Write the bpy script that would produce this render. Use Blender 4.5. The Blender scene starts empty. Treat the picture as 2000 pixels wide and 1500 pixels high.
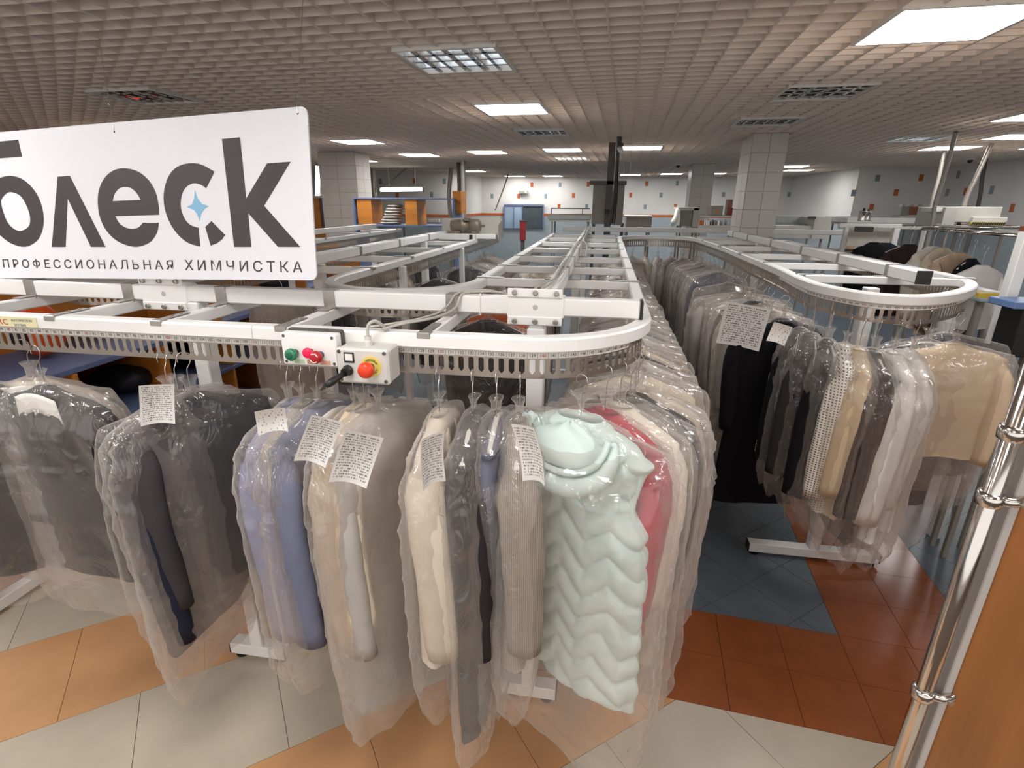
import bpy, math, random
from mathutils import Vector, Matrix, noise
random.seed(11)
sc = bpy.context.scene
C = sc.collection
PI = math.pi

# ------------------------------------------------------------------ camera
H = 2.05
PITCH, YAW, ROLL, FPX = math.radians(19.0), math.radians(9.1), math.radians(0.4), 1028.0
fwd = Vector((-math.sin(YAW)*math.cos(PITCH), math.cos(YAW)*math.cos(PITCH), -math.sin(PITCH)))
_r = Vector((math.cos(YAW), math.sin(YAW), 0)); _u = _r.cross(fwd)
rgt = _r*math.cos(ROLL)+_u*math.sin(ROLL); upv = -_r*math.sin(ROLL)+_u*math.cos(ROLL)
cam = bpy.data.cameras.new('camera'); camo = bpy.data.objects.new('camera', cam); C.objects.link(camo)
cam.sensor_width = 36; cam.lens = FPX/2000*36; cam.clip_start = .05; cam.clip_end = 100
camo.matrix_world = Matrix(((rgt.x, upv.x, -fwd.x, 0), (rgt.y, upv.y, -fwd.y, 0), (rgt.z, upv.z, -fwd.z, H), (0, 0, 0, 1)))
sc.camera = camo
def ray(x, y): return rgt*(x-1000)-upv*(y-750)+fwd*FPX
def atY(x, y, Y):
    d = ray(x, y); return Vector((0, 0, H))+d*(Y/d.y)
def atZ(x, y, Z):
    d = ray(x, y); return Vector((0, 0, H))+d*((Z-H)/d.z)

# ------------------------------------------------------------------ world, exposure
w = bpy.data.worlds.new('world'); sc.world = w; w.use_nodes = True
w.node_tree.nodes['Background'].inputs[0].default_value = (1, .96, .92, 1)
w.node_tree.nodes['Background'].inputs[1].default_value = 1.1
sc.view_settings.view_transform = 'Standard'; sc.view_settings.look = 'None'
sc.view_settings.gamma = 1; sc.view_settings.use_curve_mapping = False
sc.view_settings.exposure = 0.25
try:
    sc.cycles.max_bounces = 9; sc.cycles.diffuse_bounces = 5; sc.cycles.glossy_bounces = 3
    sc.cycles.transmission_bounces = 4; sc.cycles.transparent_max_bounces = 22
    sc.cycles.caustics_reflective = False; sc.cycles.caustics_refractive = False
    sc.cycles.sample_clamp_indirect = 4.0; sc.cycles.use_denoising = True
except Exception: pass
PANEL = 19.0          # radiance of a lit ceiling panel

# ------------------------------------------------------------------ materials
def lin(h):
    h = h.lstrip('#'); o = []
    for i in (0, 2, 4):
        c = int(h[i:i+2], 16)/255; o.append(c/12.92 if c <= .04045 else ((c+.055)/1.055)**2.4)
    return tuple(o)+(1,)
MATS = {}
def mat(name, col, rough=.6, metal=0, var=.06, vs=6, bump=0, bs=40, emit=None, spec=.5, coat=0, sx=None):
    if name in MATS: return MATS[name]
    m = bpy.data.materials.new(name); m.use_nodes = True; nt = m.node_tree; b = nt.nodes['Principled BSDF']
    c = lin(col) if isinstance(col, str) else col
    b.inputs['Roughness'].default_value = rough; b.inputs['Metallic'].default_value = metal
    b.inputs['Specular IOR Level'].default_value = spec; b.inputs['Coat Weight'].default_value = coat
    tc = nt.nodes.new('ShaderNodeTexCoord'); src = tc.outputs['Object']
    if sx:
        mp = nt.nodes.new('ShaderNodeMapping'); mp.inputs['Scale'].default_value = sx
        nt.links.new(src, mp.inputs[0]); src = mp.outputs[0]
    if var:
        n = nt.nodes.new('ShaderNodeTexNoise'); n.inputs['Scale'].default_value = vs; n.inputs['Detail'].default_value = 5
        nt.links.new(src, n.inputs[0])
        r = nt.nodes.new('ShaderNodeValToRGB'); e = r.color_ramp.elements
        e[0].position = .3; e[1].position = .7
        e[0].color = tuple(max(0, x*(1-var*1.6)) for x in c[:3])+(1,); e[1].color = tuple(min(1, x*(1+var)) for x in c[:3])+(1,)
        nt.links.new(n.outputs['Fac'], r.inputs[0]); nt.links.new(r.outputs[0], b.inputs['Base Color'])
    else: b.inputs['Base Color'].default_value = c
    if bump:
        n2 = nt.nodes.new('ShaderNodeTexNoise'); n2.inputs['Scale'].default_value = bs; n2.inputs['Detail'].default_value = 6
        nt.links.new(src, n2.inputs[0]); bp = nt.nodes.new('ShaderNodeBump'); bp.inputs['Strength'].default_value = bump
        bp.inputs['Distance'].default_value = .01
        nt.links.new(n2.outputs['Fac'], bp.inputs['Height']); nt.links.new(bp.outputs[0], b.inputs['Normal'])
    if emit:
        b.inputs['Emission Color'].default_value = c; b.inputs['Emission Strength'].default_value = emit
    MATS[name] = m; return m
def film_mat(name, col, lo, hi, gl=.10, bs=9.0, rough=.17):
    """thin polythene film: see-through, milky where seen edge-on, with crinkle highlights"""
    m = bpy.data.materials.new(name); m.use_nodes = True; nt = m.node_tree; N = nt.nodes; Lk = nt.links
    N.remove(N['Principled BSDF']); out = N['Material Output']
    tc = N.new('ShaderNodeTexCoord')
    mp = N.new('ShaderNodeMapping'); mp.inputs['Scale'].default_value = (1, 1, .55); Lk.new(tc.outputs['Object'], mp.inputs[0])
    n1 = N.new('ShaderNodeTexNoise'); n1.inputs['Scale'].default_value = bs; n1.inputs['Detail'].default_value = 3; n1.inputs['Distortion'].default_value = 1.6; n1.noise_type = 'RIDGED_MULTIFRACTAL'
    v1 = N.new('ShaderNodeTexVoronoi'); v1.inputs['Scale'].default_value = bs*1.7; v1.feature = 'F1'
    Lk.new(mp.outputs[0], n1.inputs[0])
    ad = N.new('ShaderNodeVectorMath'); ad.operation = 'MULTIPLY_ADD'; ad.inputs[1].default_value = (.35, .35, .35)
    Lk.new(n1.outputs['Color'], ad.inputs[0]); Lk.new(mp.outputs[0], ad.inputs[2]); Lk.new(ad.outputs[0], v1.inputs[0])
    ma = N.new('ShaderNodeMath'); ma.operation = 'ADD'; Lk.new(n1.outputs['Fac'], ma.inputs[0]); Lk.new(v1.outputs['Distance'], ma.inputs[1])
    nm = N.new('ShaderNodeTexNoise'); nm.inputs['Scale'].default_value = 3.2; nm.inputs['Detail'].default_value = 2; Lk.new(tc.outputs['Object'], nm.inputs[0])
    mk = N.new('ShaderNodeMapRange'); mk.inputs['From Min'].default_value = .50; mk.inputs['From Max'].default_value = .62; mk.inputs['To Min'].default_value = .10; mk.inputs['To Max'].default_value = .75; Lk.new(nm.outputs['Fac'], mk.inputs[0])
    bp = N.new('ShaderNodeBump'); bp.inputs['Distance'].default_value = .03; Lk.new(mk.outputs[0], bp.inputs['Strength']); Lk.new(ma.outputs[0], bp.inputs['Height'])
    df = N.new('ShaderNodeBsdfDiffuse'); df.inputs[0].default_value = lin(col)
    tl = N.new('ShaderNodeBsdfTranslucent'); tl.inputs[0].default_value = lin(col)
    a = N.new('ShaderNodeMixShader'); a.inputs[0].default_value = .35; Lk.new(df.outputs[0], a.inputs[1]); Lk.new(tl.outputs[0], a.inputs[2])
    tr = N.new('ShaderNodeBsdfTransparent'); tr.inputs[0].default_value = (.97, .96, .95, 1)
    lw = N.new('ShaderNodeLayerWeight'); lw.inputs[0].default_value = .30
    mr = N.new('ShaderNodeMapRange'); mr.inputs['To Min'].default_value = lo; mr.inputs['To Max'].default_value = hi
    Lk.new(lw.outputs['Facing'], mr.inputs[0])
    b = N.new('ShaderNodeMixShader'); Lk.new(mr.outputs[0], b.inputs[0]); Lk.new(tr.outputs[0], b.inputs[1]); Lk.new(a.outputs[0], b.inputs[2])
    gs = N.new('ShaderNodeBsdfGlossy'); gs.inputs['Roughness'].default_value = rough; gs.inputs[0].default_value = (1, 1, 1, 1); Lk.new(bp.outputs[0], gs.inputs['Normal'])
    c = N.new('ShaderNodeMixShader'); c.inputs[0].default_value = gl; Lk.new(b.outputs[0], c.inputs[1]); Lk.new(gs.outputs[0], c.inputs[2])
    Lk.new(c.outputs[0], out.inputs[0]); MATS[name] = m; return m
def text_mat(name, paper, ink, rows=15, cols=9, thr=.50):
    """flat print: rows of small type on paper (uses the UV map of the ticket)"""
    m = bpy.data.materials.new(name); m.use_nodes = True; nt = m.node_tree; N = nt.nodes; Lk = nt.links; b = N['Principled BSDF']
    uv = N.new('ShaderNodeTexCoord'); sp = N.new('ShaderNodeSeparateXYZ'); Lk.new(uv.outputs['UV'], sp.inputs[0])
    def M(op, a, bv=None):
        x = N.new('ShaderNodeMath'); x.operation = op
        for i, v in ((0, a), (1, bv)):
            if v is None: continue
            if isinstance(v, (int, float)): x.inputs[i].default_value = v
            else: Lk.new(v, x.inputs[i])
        return x.outputs[0]
    row = M('MULTIPLY', sp.outputs[1], rows); fr = M('FRACT', row); fl = M('FLOOR', row)
    line = M('GREATER_THAN', fr, .45)
    cb = N.new('ShaderNodeCombineXYZ'); Lk.new(M('MULTIPLY', sp.outputs[0], cols), cb.inputs[0]); Lk.new(M('MULTIPLY', fl, 3.7), cb.inputs[1])
    wn = N.new('ShaderNodeTexNoise'); wn.inputs['Scale'].default_value = 2.2; wn.inputs['Detail'].default_value = 1; Lk.new(cb.outputs[0], wn.inputs[0])
    wd = M('GREATER_THAN', wn.outputs['Fac'], thr)
    mx = M('MULTIPLY', M('GREATER_THAN', sp.outputs[0], .07), M('LESS_THAN', sp.outputs[0], .93))
    my = M('MULTIPLY', M('GREATER_THAN', sp.outputs[1], .05), M('LESS_THAN', sp.outputs[1], .95))
    f = M('MULTIPLY', M('MULTIPLY', line, wd), M('MULTIPLY', mx, my))
    mi = N.new('ShaderNodeMix'); mi.data_type = 'RGBA'; mi.inputs['A'].default_value = lin(paper); mi.inputs['B'].default_value = lin(ink)
    Lk.new(f, mi.inputs['Factor']); Lk.new(mi.outputs['Result'], b.inputs['Base Color']); b.inputs['Roughness'].default_value = .6
    MATS[name] = m; return m
def wave_mat(name, c1, c2, scale, direction='Z', rough=.8, dist=0, w2=None):
    m = bpy.data.materials.new(name); m.use_nodes = True; nt = m.node_tree; N = nt.nodes; Lk = nt.links; b = N['Principled BSDF']
    tc = N.new('ShaderNodeTexCoord')
    def wv(d, s):
        x = N.new('ShaderNodeTexWave'); x.bands_direction = d; x.inputs['Scale'].default_value = s; x.inputs['Distortion'].default_value = dist; x.inputs['Detail Scale'].default_value = 1
        Lk.new(tc.outputs['Object'], x.inputs[0]); return x.outputs['Fac']
    f = wv(direction, scale)
    if w2:
        f2 = wv(w2, scale); q = N.new('ShaderNodeMath'); q.operation = 'MULTIPLY'; Lk.new(f, q.inputs[0]); Lk.new(f2, q.inputs[1]); f = q.outputs[0]
    r = N.new('ShaderNodeValToRGB'); r.color_ramp.elements[0].color = lin(c1); r.color_ramp.elements[1].color = lin(c2)
    r.color_ramp.elements[0].position = .35; r.color_ramp.elements[1].position = .6
    Lk.new(f, r.inputs[0]); Lk.new(r.outputs[0], b.inputs['Base Color']); b.inputs['Roughness'].default_value = rough
    MATS[name] = m; return m

WHITE = mat('white_powder_coat', '#f0eeeb', .38, var=.02, spec=.5)
STEEL = mat('galvanised_steel', '#b0aca6', .34, .75, var=.08, vs=20)
ZINC = mat('stainless_strip', '#b8ada2', .30, .85, var=.05, vs=12)
CHROME = mat('chrome', '#d8d4d0', .12, 1, var=0)
BLACK = mat('black_plastic', '#191818', .45, var=.05)
DKGREY = mat('dark_grey_plastic', '#4b4744', .5)
GREY = mat('grey_paint', '#8d877f', .5, var=.05)
MACH = mat('pale_machine_paint', '#bdb9b1', .45, var=.04)
WOODO = mat('orange_laminate', '#cf8434', .45, var=.10, vs=3, sx=(1, 1, 6))
WOODP = None
BLUEB = mat('blue_shelf_board', '#6b7aa3', .5, var=.05)
WALLW = mat('white_wall_tile', '#e9e6e1', .28, var=.03, vs=2)
WALLB = mat('blue_wall_tile', '#a9b3b8', .3, var=.04)
ORANGE = mat('orange_tile', '#c8672f', .35, var=.08)
TGREY = mat('grey_blue_tile', '#8e9ba0', .35, var=.08)
PAPER = mat('white_card', '#e9e6e1', .7, var=.02)
TICK = text_mat('printed_ticket', '#e6e3df', '#85827f', 19, 16)
TICK2 = text_mat('printed_ticket_sparse', '#e9e6e2', '#8d8a88', 9, 6, .60)
CABLE = mat('grey_cable', '#b5b0a8', .5, var=0)
FILM = film_mat('clear_polythene', '#f2eae4', .065, .52, .065)
FILM2 = film_mat('milky_polythene', '#e2d9d2', .24, .75, .06, 7.0)
CEILM = mat('ceiling_blade_paint', '#ebe0d6', .5, var=.02)

# ------------------------------------------------------------------ mesh builder
class MB:
    def __init__(s): s.v = []; s.f = []; s.uv = None
    def box(s, x0, x1, y0, y1, z0, z1, M=None):
        n = len(s.v); P = [(x0, y0, z0), (x1, y0, z0), (x1, y1, z0), (x0, y1, z0), (x0, y0, z1), (x1, y0, z1), (x1, y1, z1), (x0, y1, z1)]
        if M is not None: P = [tuple(M @ Vector(p)) for p in P]
        s.v += P; s.f += [tuple(n+i for i in q) for q in ((0, 3, 2, 1), (4, 5, 6, 7), (0, 1, 5, 4), (1, 2, 6, 5), (2, 3, 7, 6), (3, 0, 4, 7))]; return s
    def bbox(s, x0, x1, y0, y1, z0, z1, b=.003, M=None):
        """box with bevelled vertical-and-horizontal edges"""
        n = len(s.v); P = []
        for sx in (0, 1):
            for sy in (0, 1):
                for sz in (0, 1):
                    X = (x0, x1)[sx]; Y = (y0, y1)[sy]; Z = (z0, z1)[sz]
                    dx = b*(1-2*sx); dy = b*(1-2*sy); dz = b*(1-2*sz)
                    P += [(X, Y+dy, Z+dz), (X+dx, Y, Z+dz), (X+dx, Y+dy, Z)]
        if M is not None: P = [tuple(M @ Vector(p)) for p in P]
        s.v += P
        def i(sx, sy, sz, k): return n+(sx*4+sy*2+sz)*3+k
        F = s.f
        for a in (0, 1):
            F.append((i(a, 0, 0, 0), i(a, 0, 1, 0), i(a, 1, 1, 0), i(a, 1, 0, 0)))
            F.append((i(0, a, 0, 1), i(1, a, 0, 1), i(1, a, 1, 1), i(0, a, 1, 1)))
            F.append((i(0, 0, a, 2), i(0, 1, a, 2), i(1, 1, a, 2), i(1, 0, a, 2)))
            for c in (0, 1):
                F.append((i(a, c, 0, 0), i(a, c, 1, 0), i(a, c, 1, 1), i(a, c, 0, 1)))
                F.append((i(a, 0, c, 0), i(a, 1, c, 0), i(a, 1, c, 2), i(a, 0, c, 2)))
                F.append((i(0, a, c, 1), i(1, a, c, 1), i(1, a, c, 2), i(0, a, c, 2)))
        for sx in (0, 1):
            for sy in (0, 1):
                for sz in (0, 1): F.append((i(sx, sy, sz, 0), i(sx, sy, sz, 1), i(sx, sy, sz, 2)))
        return s
    def tube(s, pts, r, n=8, cap=True, ell=None):
        pts = [Vector(p) for p in pts]; m = len(pts); base = len(s.v); up = None
        for k, p in enumerate(pts):
            t = (pts[min(k+1, m-1)]-pts[max(k-1, 0)]).normalized()
            if up is None: up = Vector((0, 0, 1)) if abs(t.z) < .9 else Vector((1, 0, 0))
            a = (up-t*up.dot(t))
            if a.length < 1e-4: a = Vector((0, 1, 0))-t*t.y
            a.normalize(); b = t.cross(a); up = a
            rr = r[k] if isinstance(r, (list, tuple)) else r
            e = (ell[k] if isinstance(ell, (list, tuple)) else ell) if ell else 1
            for j in range(n):
                an = 2*PI*j/n; s.v.append(tuple(p+a*rr*math.cos(an)+b*rr*e*math.sin(an)))
        for k in range(m-1):
            for j in range(n):
                j2 = (j+1) % n; s.f.append((base+k*n+j, base+k*n+j2, base+(k+1)*n+j2, base+(k+1)*n+j))
        if cap:
            s.f.append(tuple(base+j for j in range(n))[::-1]); s.f.append(tuple(base+(m-1)*n+j for j in range(n)))
        return s
    def cyl(s, p0, p1, r, n=16): return s.tube([p0, p1], r, n)
    def lathe(s, prof, c=(0, 0, 0), axis=None, n=20):
        """prof [(r,h)]; axis direction (default z)"""
        ax = Vector(axis or (0, 0, 1)).normalized(); a = ax.orthogonal().normalized(); b = ax.cross(a); c = Vector(c); base = len(s.v)
        for r, h in prof:
            for j in range(n): s.v.append(tuple(c+ax*h+(a*math.cos(2*PI*j/n)+b*math.sin(2*PI*j/n))*r))
        for k in range(len(prof)-1):
            for j in range(n):
                j2 = (j+1) % n; s.f.append((base+k*n+j, base+k*n+j2, base+(k+1)*n+j2, base+(k+1)*n+j))
        s.f.append(tuple(base+j for j in range(n))[::-1]); s.f.append(tuple(base+(len(prof)-1)*n+j for j in range(n)))
        return s
    def grid(s, fn, nu, nv, wrap=False, uv=False):
        base = len(s.v); cols = nu if wrap else nu+1
        if uv: s.uv = []
        for j in range(nv+1):
            for i in range(cols): s.v.append(tuple(fn(i/nu, j/nv)))
        for j in range(nv):
            for i in range(nu):
                i2 = (i+1) % cols if wrap else i+1
                s.f.append((base+j*cols+i, base+j*cols+i2, base+(j+1)*cols+i2, base+(j+1)*cols+i))
                if uv: s.uv += [(i/nu, 1-j/nv), ((i+1)/nu, 1-j/nv), ((i+1)/nu, 1-(j+1)/nv), (i/nu, 1-(j+1)/nv)]
        return s
    def prism(s, poly, fn, d0, d1):
        """poly 2D, fn(u,v,d)->3D; solid between d0 and d1"""
        n = len(poly); b = len(s.v)
        for d in (d0, d1):
            for u, v in poly: s.v.append(tuple(fn(u, v, d)))
        s.f.append(tuple(b+i for i in range(n))[::-1]); s.f.append(tuple(b+n+i for i in range(n)))
        for i in range(n):
            j = (i+1) % n; s.f.append((b+i, b+j, b+n+j, b+n+i))
        return s
    def mesh(s, name, m, smooth=False):
        me = bpy.data.meshes.new(name); me.from_pydata(s.v, [], s.f)
        if s.uv:
            l = me.uv_layers.new(name='UVMap')
            for k, t in enumerate(s.uv): l.data[k].uv = t
        if m: me.materials.append(m)
        if smooth: me.polygons.foreach_set('use_smooth', [True]*len(me.polygons))
        me.update(); return me
    def build(s, name, m, parent=None, smooth=False, **tags):
        o = bpy.data.objects.new(name, s.mesh(name, m, smooth)); C.objects.link(o)
        if parent is not None: o.parent = parent
        for k, v in tags.items(): o[k] = v
        return o
def empty(name, loc=(0, 0, 0), rz=0, label=None, cat=None, group=None, kind=None):
    o = bpy.data.objects.new(name, None); C.objects.link(o); o.location = loc; o.rotation_euler = (0, 0, rz); o.empty_display_size = .05
    if label: o['label'] = label
    if cat: o['category'] = cat
    if group: o['group'] = group
    if kind: o['kind'] = kind
    return o
def inst(me, name, parent, loc=(0, 0, 0), rz=0, scale=None, **tags):
    o = bpy.data.objects.new(name, me); C.objects.link(o); o.parent = parent; o.location = loc
    if rz: o.rotation_euler = (0, 0, rz)
    if scale: o.scale = scale
    for k, v in tags.items(): o[k] = v
    return o
def tagit(o, label, cat, group=None):
    o['label'] = label; o['category'] = cat
    if group: o['group'] = group
    return o
def copytree(o, parent=None):
    c = o.copy(); C.objects.link(c); c.parent = parent
    for ch in list(o.children): copytree(ch, c)
    return c
def cr(pts, n=8, closed=False):
    """Catmull-Rom through points"""
    P = [Vector(p) for p in pts]; out = []
    for i in range(len(P)-1):
        p0 = P[max(i-1, 0)]; p1 = P[i]; p2 = P[i+1]; p3 = P[min(i+2, len(P)-1)]
        for k in range(n):
            t = k/n; out.append(.5*((2*p1)+(p2-p0)*t+(2*p0-5*p1+4*p2-p3)*t*t+(3*p1-p0-3*p2+p3)*t**3))
    out.append(P[-1]); return out
def text_mesh(body, size, ext=.0004, font=None, align='CENTER', space=1.0, off=0):
    cu = bpy.data.curves.new('t', 'FONT'); cu.body = body; cu.size = size; cu.extrude = ext; cu.align_x = align; cu.resolution_u = 2; cu.space_character = space; cu.offset = off
    o = bpy.data.objects.new('t', cu); C.objects.link(o)
    bpy.context.view_layer.update()
    me = bpy.data.meshes.new_from_object(o.evaluated_get(bpy.context.evaluated_depsgraph_get()))
    bpy.data.objects.remove(o); bpy.data.curves.remove(cu); return me

# ================================================================== STRUCTURE
TA = math.radians(-5.0)                       # the floor tiling is turned a little from the rails
te, tn = Vector((math.cos(TA), math.sin(TA), 0)), Vector((-math.sin(TA), math.cos(TA), 0))
TO = Vector((1.30, 2.335, 0))                 # corner where orange border and blue field meet
floor = MB().box(-8, 7.2, -3.2, 17.4, -.12, -.006).build('floor', mat('grout', '#5a4a3c', .8), kind='structure')
def clip(poly, a, b, c):                      # keep a*x+b*y<=c
    out = []
    for i in range(len(poly)):
        p, q = poly[i], poly[(i+1) % len(poly)]; fp, fq = a*p[0]+b*p[1]-c, a*q[0]+b*q[1]-c
        if fp <= 0: out.append(p)
        if fp*fq < 0:
            t = fp/(fp-fq); out.append((p[0]+(q[0]-p[0])*t, p[1]+(q[1]-p[1])*t))
    return out
def tile_obj(poly, m, z=0):
    if len(poly) < 3: return
    ar = sum(poly[i][0]*poly[(i+1) % len(poly)][1]-poly[(i+1) % len(poly)][0]*poly[i][1] for i in range(len(poly)))/2
    if abs(ar) < .0015: return
    MB().prism(poly, lambda u, v, d: (u, v, d), -.006, z).build('tile', m, floor)
FT_G = mat('floor_grey_beige', '#c0b4a1', .33, var=.05, vs=5, bump=.10, bs=25)
FT_P = mat('floor_peach', '#cc9a6c', .33, var=.06, vs=4, bump=.08, bs=25)
FT_O = mat('floor_orange', '#8f4f2c', .22, var=.07, vs=7)
FT_B = mat('floor_slate_blue', '#616a73', .35, var=.10, vs=5)
g = .0012
# front zone: diagonal running bond, stripes at 38 degrees
A38 = math.radians(38.5); su, sn = Vector((math.cos(A38), math.sin(A38), 0)), Vector((-math.sin(A38), math.cos(A38), 0))
SW, SL = .585, .535
nb = (tn.x, tn.y, (TO-tn*.585).dot(tn)-.001)  # limit: south of the orange border
for k in range(-3, 9):
    n1 = 2.905-SW*k; n0 = n1-SW; ph = -.849+.29*k
    for j in range(-9, 12):
        s0 = ph+SL*j; s1 = s0+SL
        P = [su*s0+sn*n0, su*s1+sn*n0, su*s1+sn*n1, su*s0+sn*n1]; P = [(p.x, p.y) for p in P]
        cx = sum(p[0] for p in P)/4; cy = sum(p[1] for p in P)/4
        if cx < -4.6 or cx > 3.2 or cy < .2 or cy > 3: continue
        P = [su*(s0+g)+sn*(n0+g), su*(s1-g)+sn*(n0+g), su*(s1-g)+sn*(n1-g), su*(s0+g)+sn*(n1-g)]
        P = clip([(p.x, p.y) for p in P], *nb)
        tile_obj(P, FT_G if k % 2 else FT_P)
# orange border: two rows along the front, two columns going away
for i in range(-18, 8):
    for j in (0, 1):
        a = TO+te*(i*.2925)-tn*(j*.2925)
        P = [a+te*g-tn*g, a+te*(.2925-g)-tn*g, a+te*(.2925-g)-tn*(.2925-g), a+te*g-tn*(.2925-g)]
        tile_obj([(p.x, p.y) for p in P], FT_O)
for i in (0, 1):
    for j in range(14):
        a = TO+te*(i*.33)+tn*(j*.2925)
        P = [a+te*g+tn*g, a+te*(.33-g)+tn*g, a+te*(.33-g)+tn*(.2925-g), a+te*g+tn*(.2925-g)]
        tile_obj([(p.x, p.y) for p in P], FT_O)
# blue fields: 30 cm tiles laid at 45 degrees
def bluefield(x0, x1, y0, y1):
    a45 = TA+PI/4; bu, bn = Vector((math.cos(a45), math.sin(a45), 0)), Vector((-math.sin(a45), math.cos(a45), 0)); s = .3075
    for i in range(-14, 22):
        for j in range(-14, 22):
            c0 = TO+te*(-.6)+tn*.075
            P = [c0+bu*(i*s+g)+bn*(j*s+g), c0+bu*((i+1)*s-g)+bn*(j*s+g), c0+bu*((i+1)*s-g)+bn*((j+1)*s-g), c0+bu*(i*s+g)+bn*((j+1)*s-g)]
            P = [((p-TO).dot(te), (p-TO).dot(tn)) for p in P]
            for cl in ((-1, 0, -x0), (1, 0, x1), (0, -1, -y0), (0, 1, y1)):
                P = clip(P, *cl)
                if len(P) < 3: break
            if len(P) >= 3: tile_obj([((TO+te*u+tn*v).x, (TO+te*u+tn*v).y) for u, v in P], FT_B)
bluefield(-4.2, -.001, 0, 2.0); bluefield(.661, 2.2, 0, 2.0)
fb = MB()
for (a0, a1, b0, b1) in ((-5.4, -.001, 2.0, 4.095), (.661, 5.2, 2.0, 4.095), (-6, 5.4, 4.095, 14.6), (2.2, 5.0, .0, 2.0), (-6, -4.2, 0, 2.0)):
    P = [TO+te*a0+tn*b0, TO+te*a1+tn*b0, TO+te*a1+tn*b1, TO+te*a0+tn*b1]
    fb.prism([(p.x, p.y) for p in P], lambda u, v, d: (u, v, d), -.006, -.001)
mfar = mat('far_floor_slate', '#616a73', .35, var=.12, vs=2)
fb.build('floor_far', mfar, floor, kind='stuff')

# walls
HC = 2.79
OZ = 1.74
def wallpiece(name, x0, x1, y0, y1, facing, zt=3.3):
    r = MB().box(x0, x1, y0, y1, OZ, zt).build(name, WALLW, kind='structure')
    e = .004
    MB().box(x0, x1, y0, y1, 0, OZ-.07).build('wainscot', WALLB, r)
    MB().box(x0-e, x1+e, y0-e, y1+e, OZ-.07, OZ).build('orange_border', ORANGE, r)
    return r
wb = wallpiece('wall_back', -3.72, 5.4, 17, 17.2, 'y')
wl = wallpiece('wall_back_left', -7.8, -3.72, 14.2, 17.2, 'y')
wr = wallpiece('wall_back_right', 5.28, 7.2, 12.9, 17.2, 'y')
wR = wallpiece('wall_right', 6.85, 7.05, -3, 12.9, 'x')
wL = wallpiece('wall_left', -7.8, -7.6, -3, 14.2, 'x')
MB().box(-7.8, 7.05, -3.2, -3, 0, .5).box(-7.8, 7.05, -3.2, -3, 2.75, 3.3).build('wall_front', WALLW, kind='structure')   # unseen wall behind the viewer, left open and unglazed to let added daylight in
def acc(wall, items, plane, axis='y', sz=(.085, .13)):
    for x, y, c in items:
        if axis == 'y':
            p = atY(x, y, plane); MB().box(p.x-sz[0]/2, p.x+sz[0]/2, plane-.006, plane+.01, p.z-sz[1]/2, p.z+sz[1]/2).build('tile', c, wall)
        else:
            d = ray(x, y); p = Vector((0, 0, H))+d*(plane/d.x); MB().box(plane-.006, plane+.01, p.y-sz[0]/2, p.y+sz[0]/2, p.z-sz[1]/2, p.z+sz[1]/2).build('tile', c, wall)
O_, G_ = ORANGE, TGREY
acc(wb, [(1039, 361, O_), (1013, 383, O_), (1120, 382, O_), (1149, 360, O_), (1092, 403, O_), (1263, 359, O_), (1232, 381, O_), (1319, 403, O_), (1094, 361, G_), (1066, 383, G_), (1146, 403, G_), (1323, 358, G_), (1291, 381, G_), (1260, 404, G_), (961, 383, G_), (936, 363, O_), (1413, 380, G_), (1578, 355, G_), (1541, 380, G_), (1608, 380, O_), (1570, 404, O_)], 17)
acc(wl, [(743, 354, G_), (809, 353, O_), (776, 382, O_), (745, 409, O_), (843, 380, G_), (868, 354, G_), (712, 383, G_)], 14.2)
acc(wr, [(1714, 348, G_), (1799, 347, O_), (1667, 377, G_), (1750, 376, O_), (1702, 404, O_)], 12.9)
acc(wR, [(1872, 341, G_), (1886, 374, O_), (1977, 406, O_), (1937, 371, G_), (1920, 342, O_), (1850, 376, G_)], 6.85, 'x', (.10, .14))

# ceiling: open-cell louvre grid, turned slightly
CA = math.radians(-2.5)
ceil = MB().box(-8, 7.2, -3.2, 17.4, HC+.32, HC+.40).build('ceiling', mat('dark_plenum', '#a59a90', .9), kind='structure')
grid = empty('ceiling_grid', (0, 0, HC), CA, label='open-cell beige grid ceiling of square louvre cells hanging over the hall', cat='ceiling grid', kind='structure')
CX, CY, BH = .143, .118, .055
ys = MB().bbox(-.005, .005, -3.0, 17.3, 0, BH, .0015).mesh('slat', CEILM)
xs = MB().bbox(-7.9, 7.9, -.0045, .0045, .002, BH-.002, .0015).mesh('slat', CEILM)
for i in range(-54, 52): inst(ys, 'slat', grid, (i*CX+.004, 0, 0))
far = MB()
for j in range(0, 144):
    y = .15+j*CY
    if j < 110: inst(xs, 'slat', grid, (0, y, 0))
    else: far.bbox(-7.9, 7.9, y-.0045, y+.0045, .002, BH-.002, .0015)
far.build('slats_far', CEILM, grid, kind='stuff')

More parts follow.
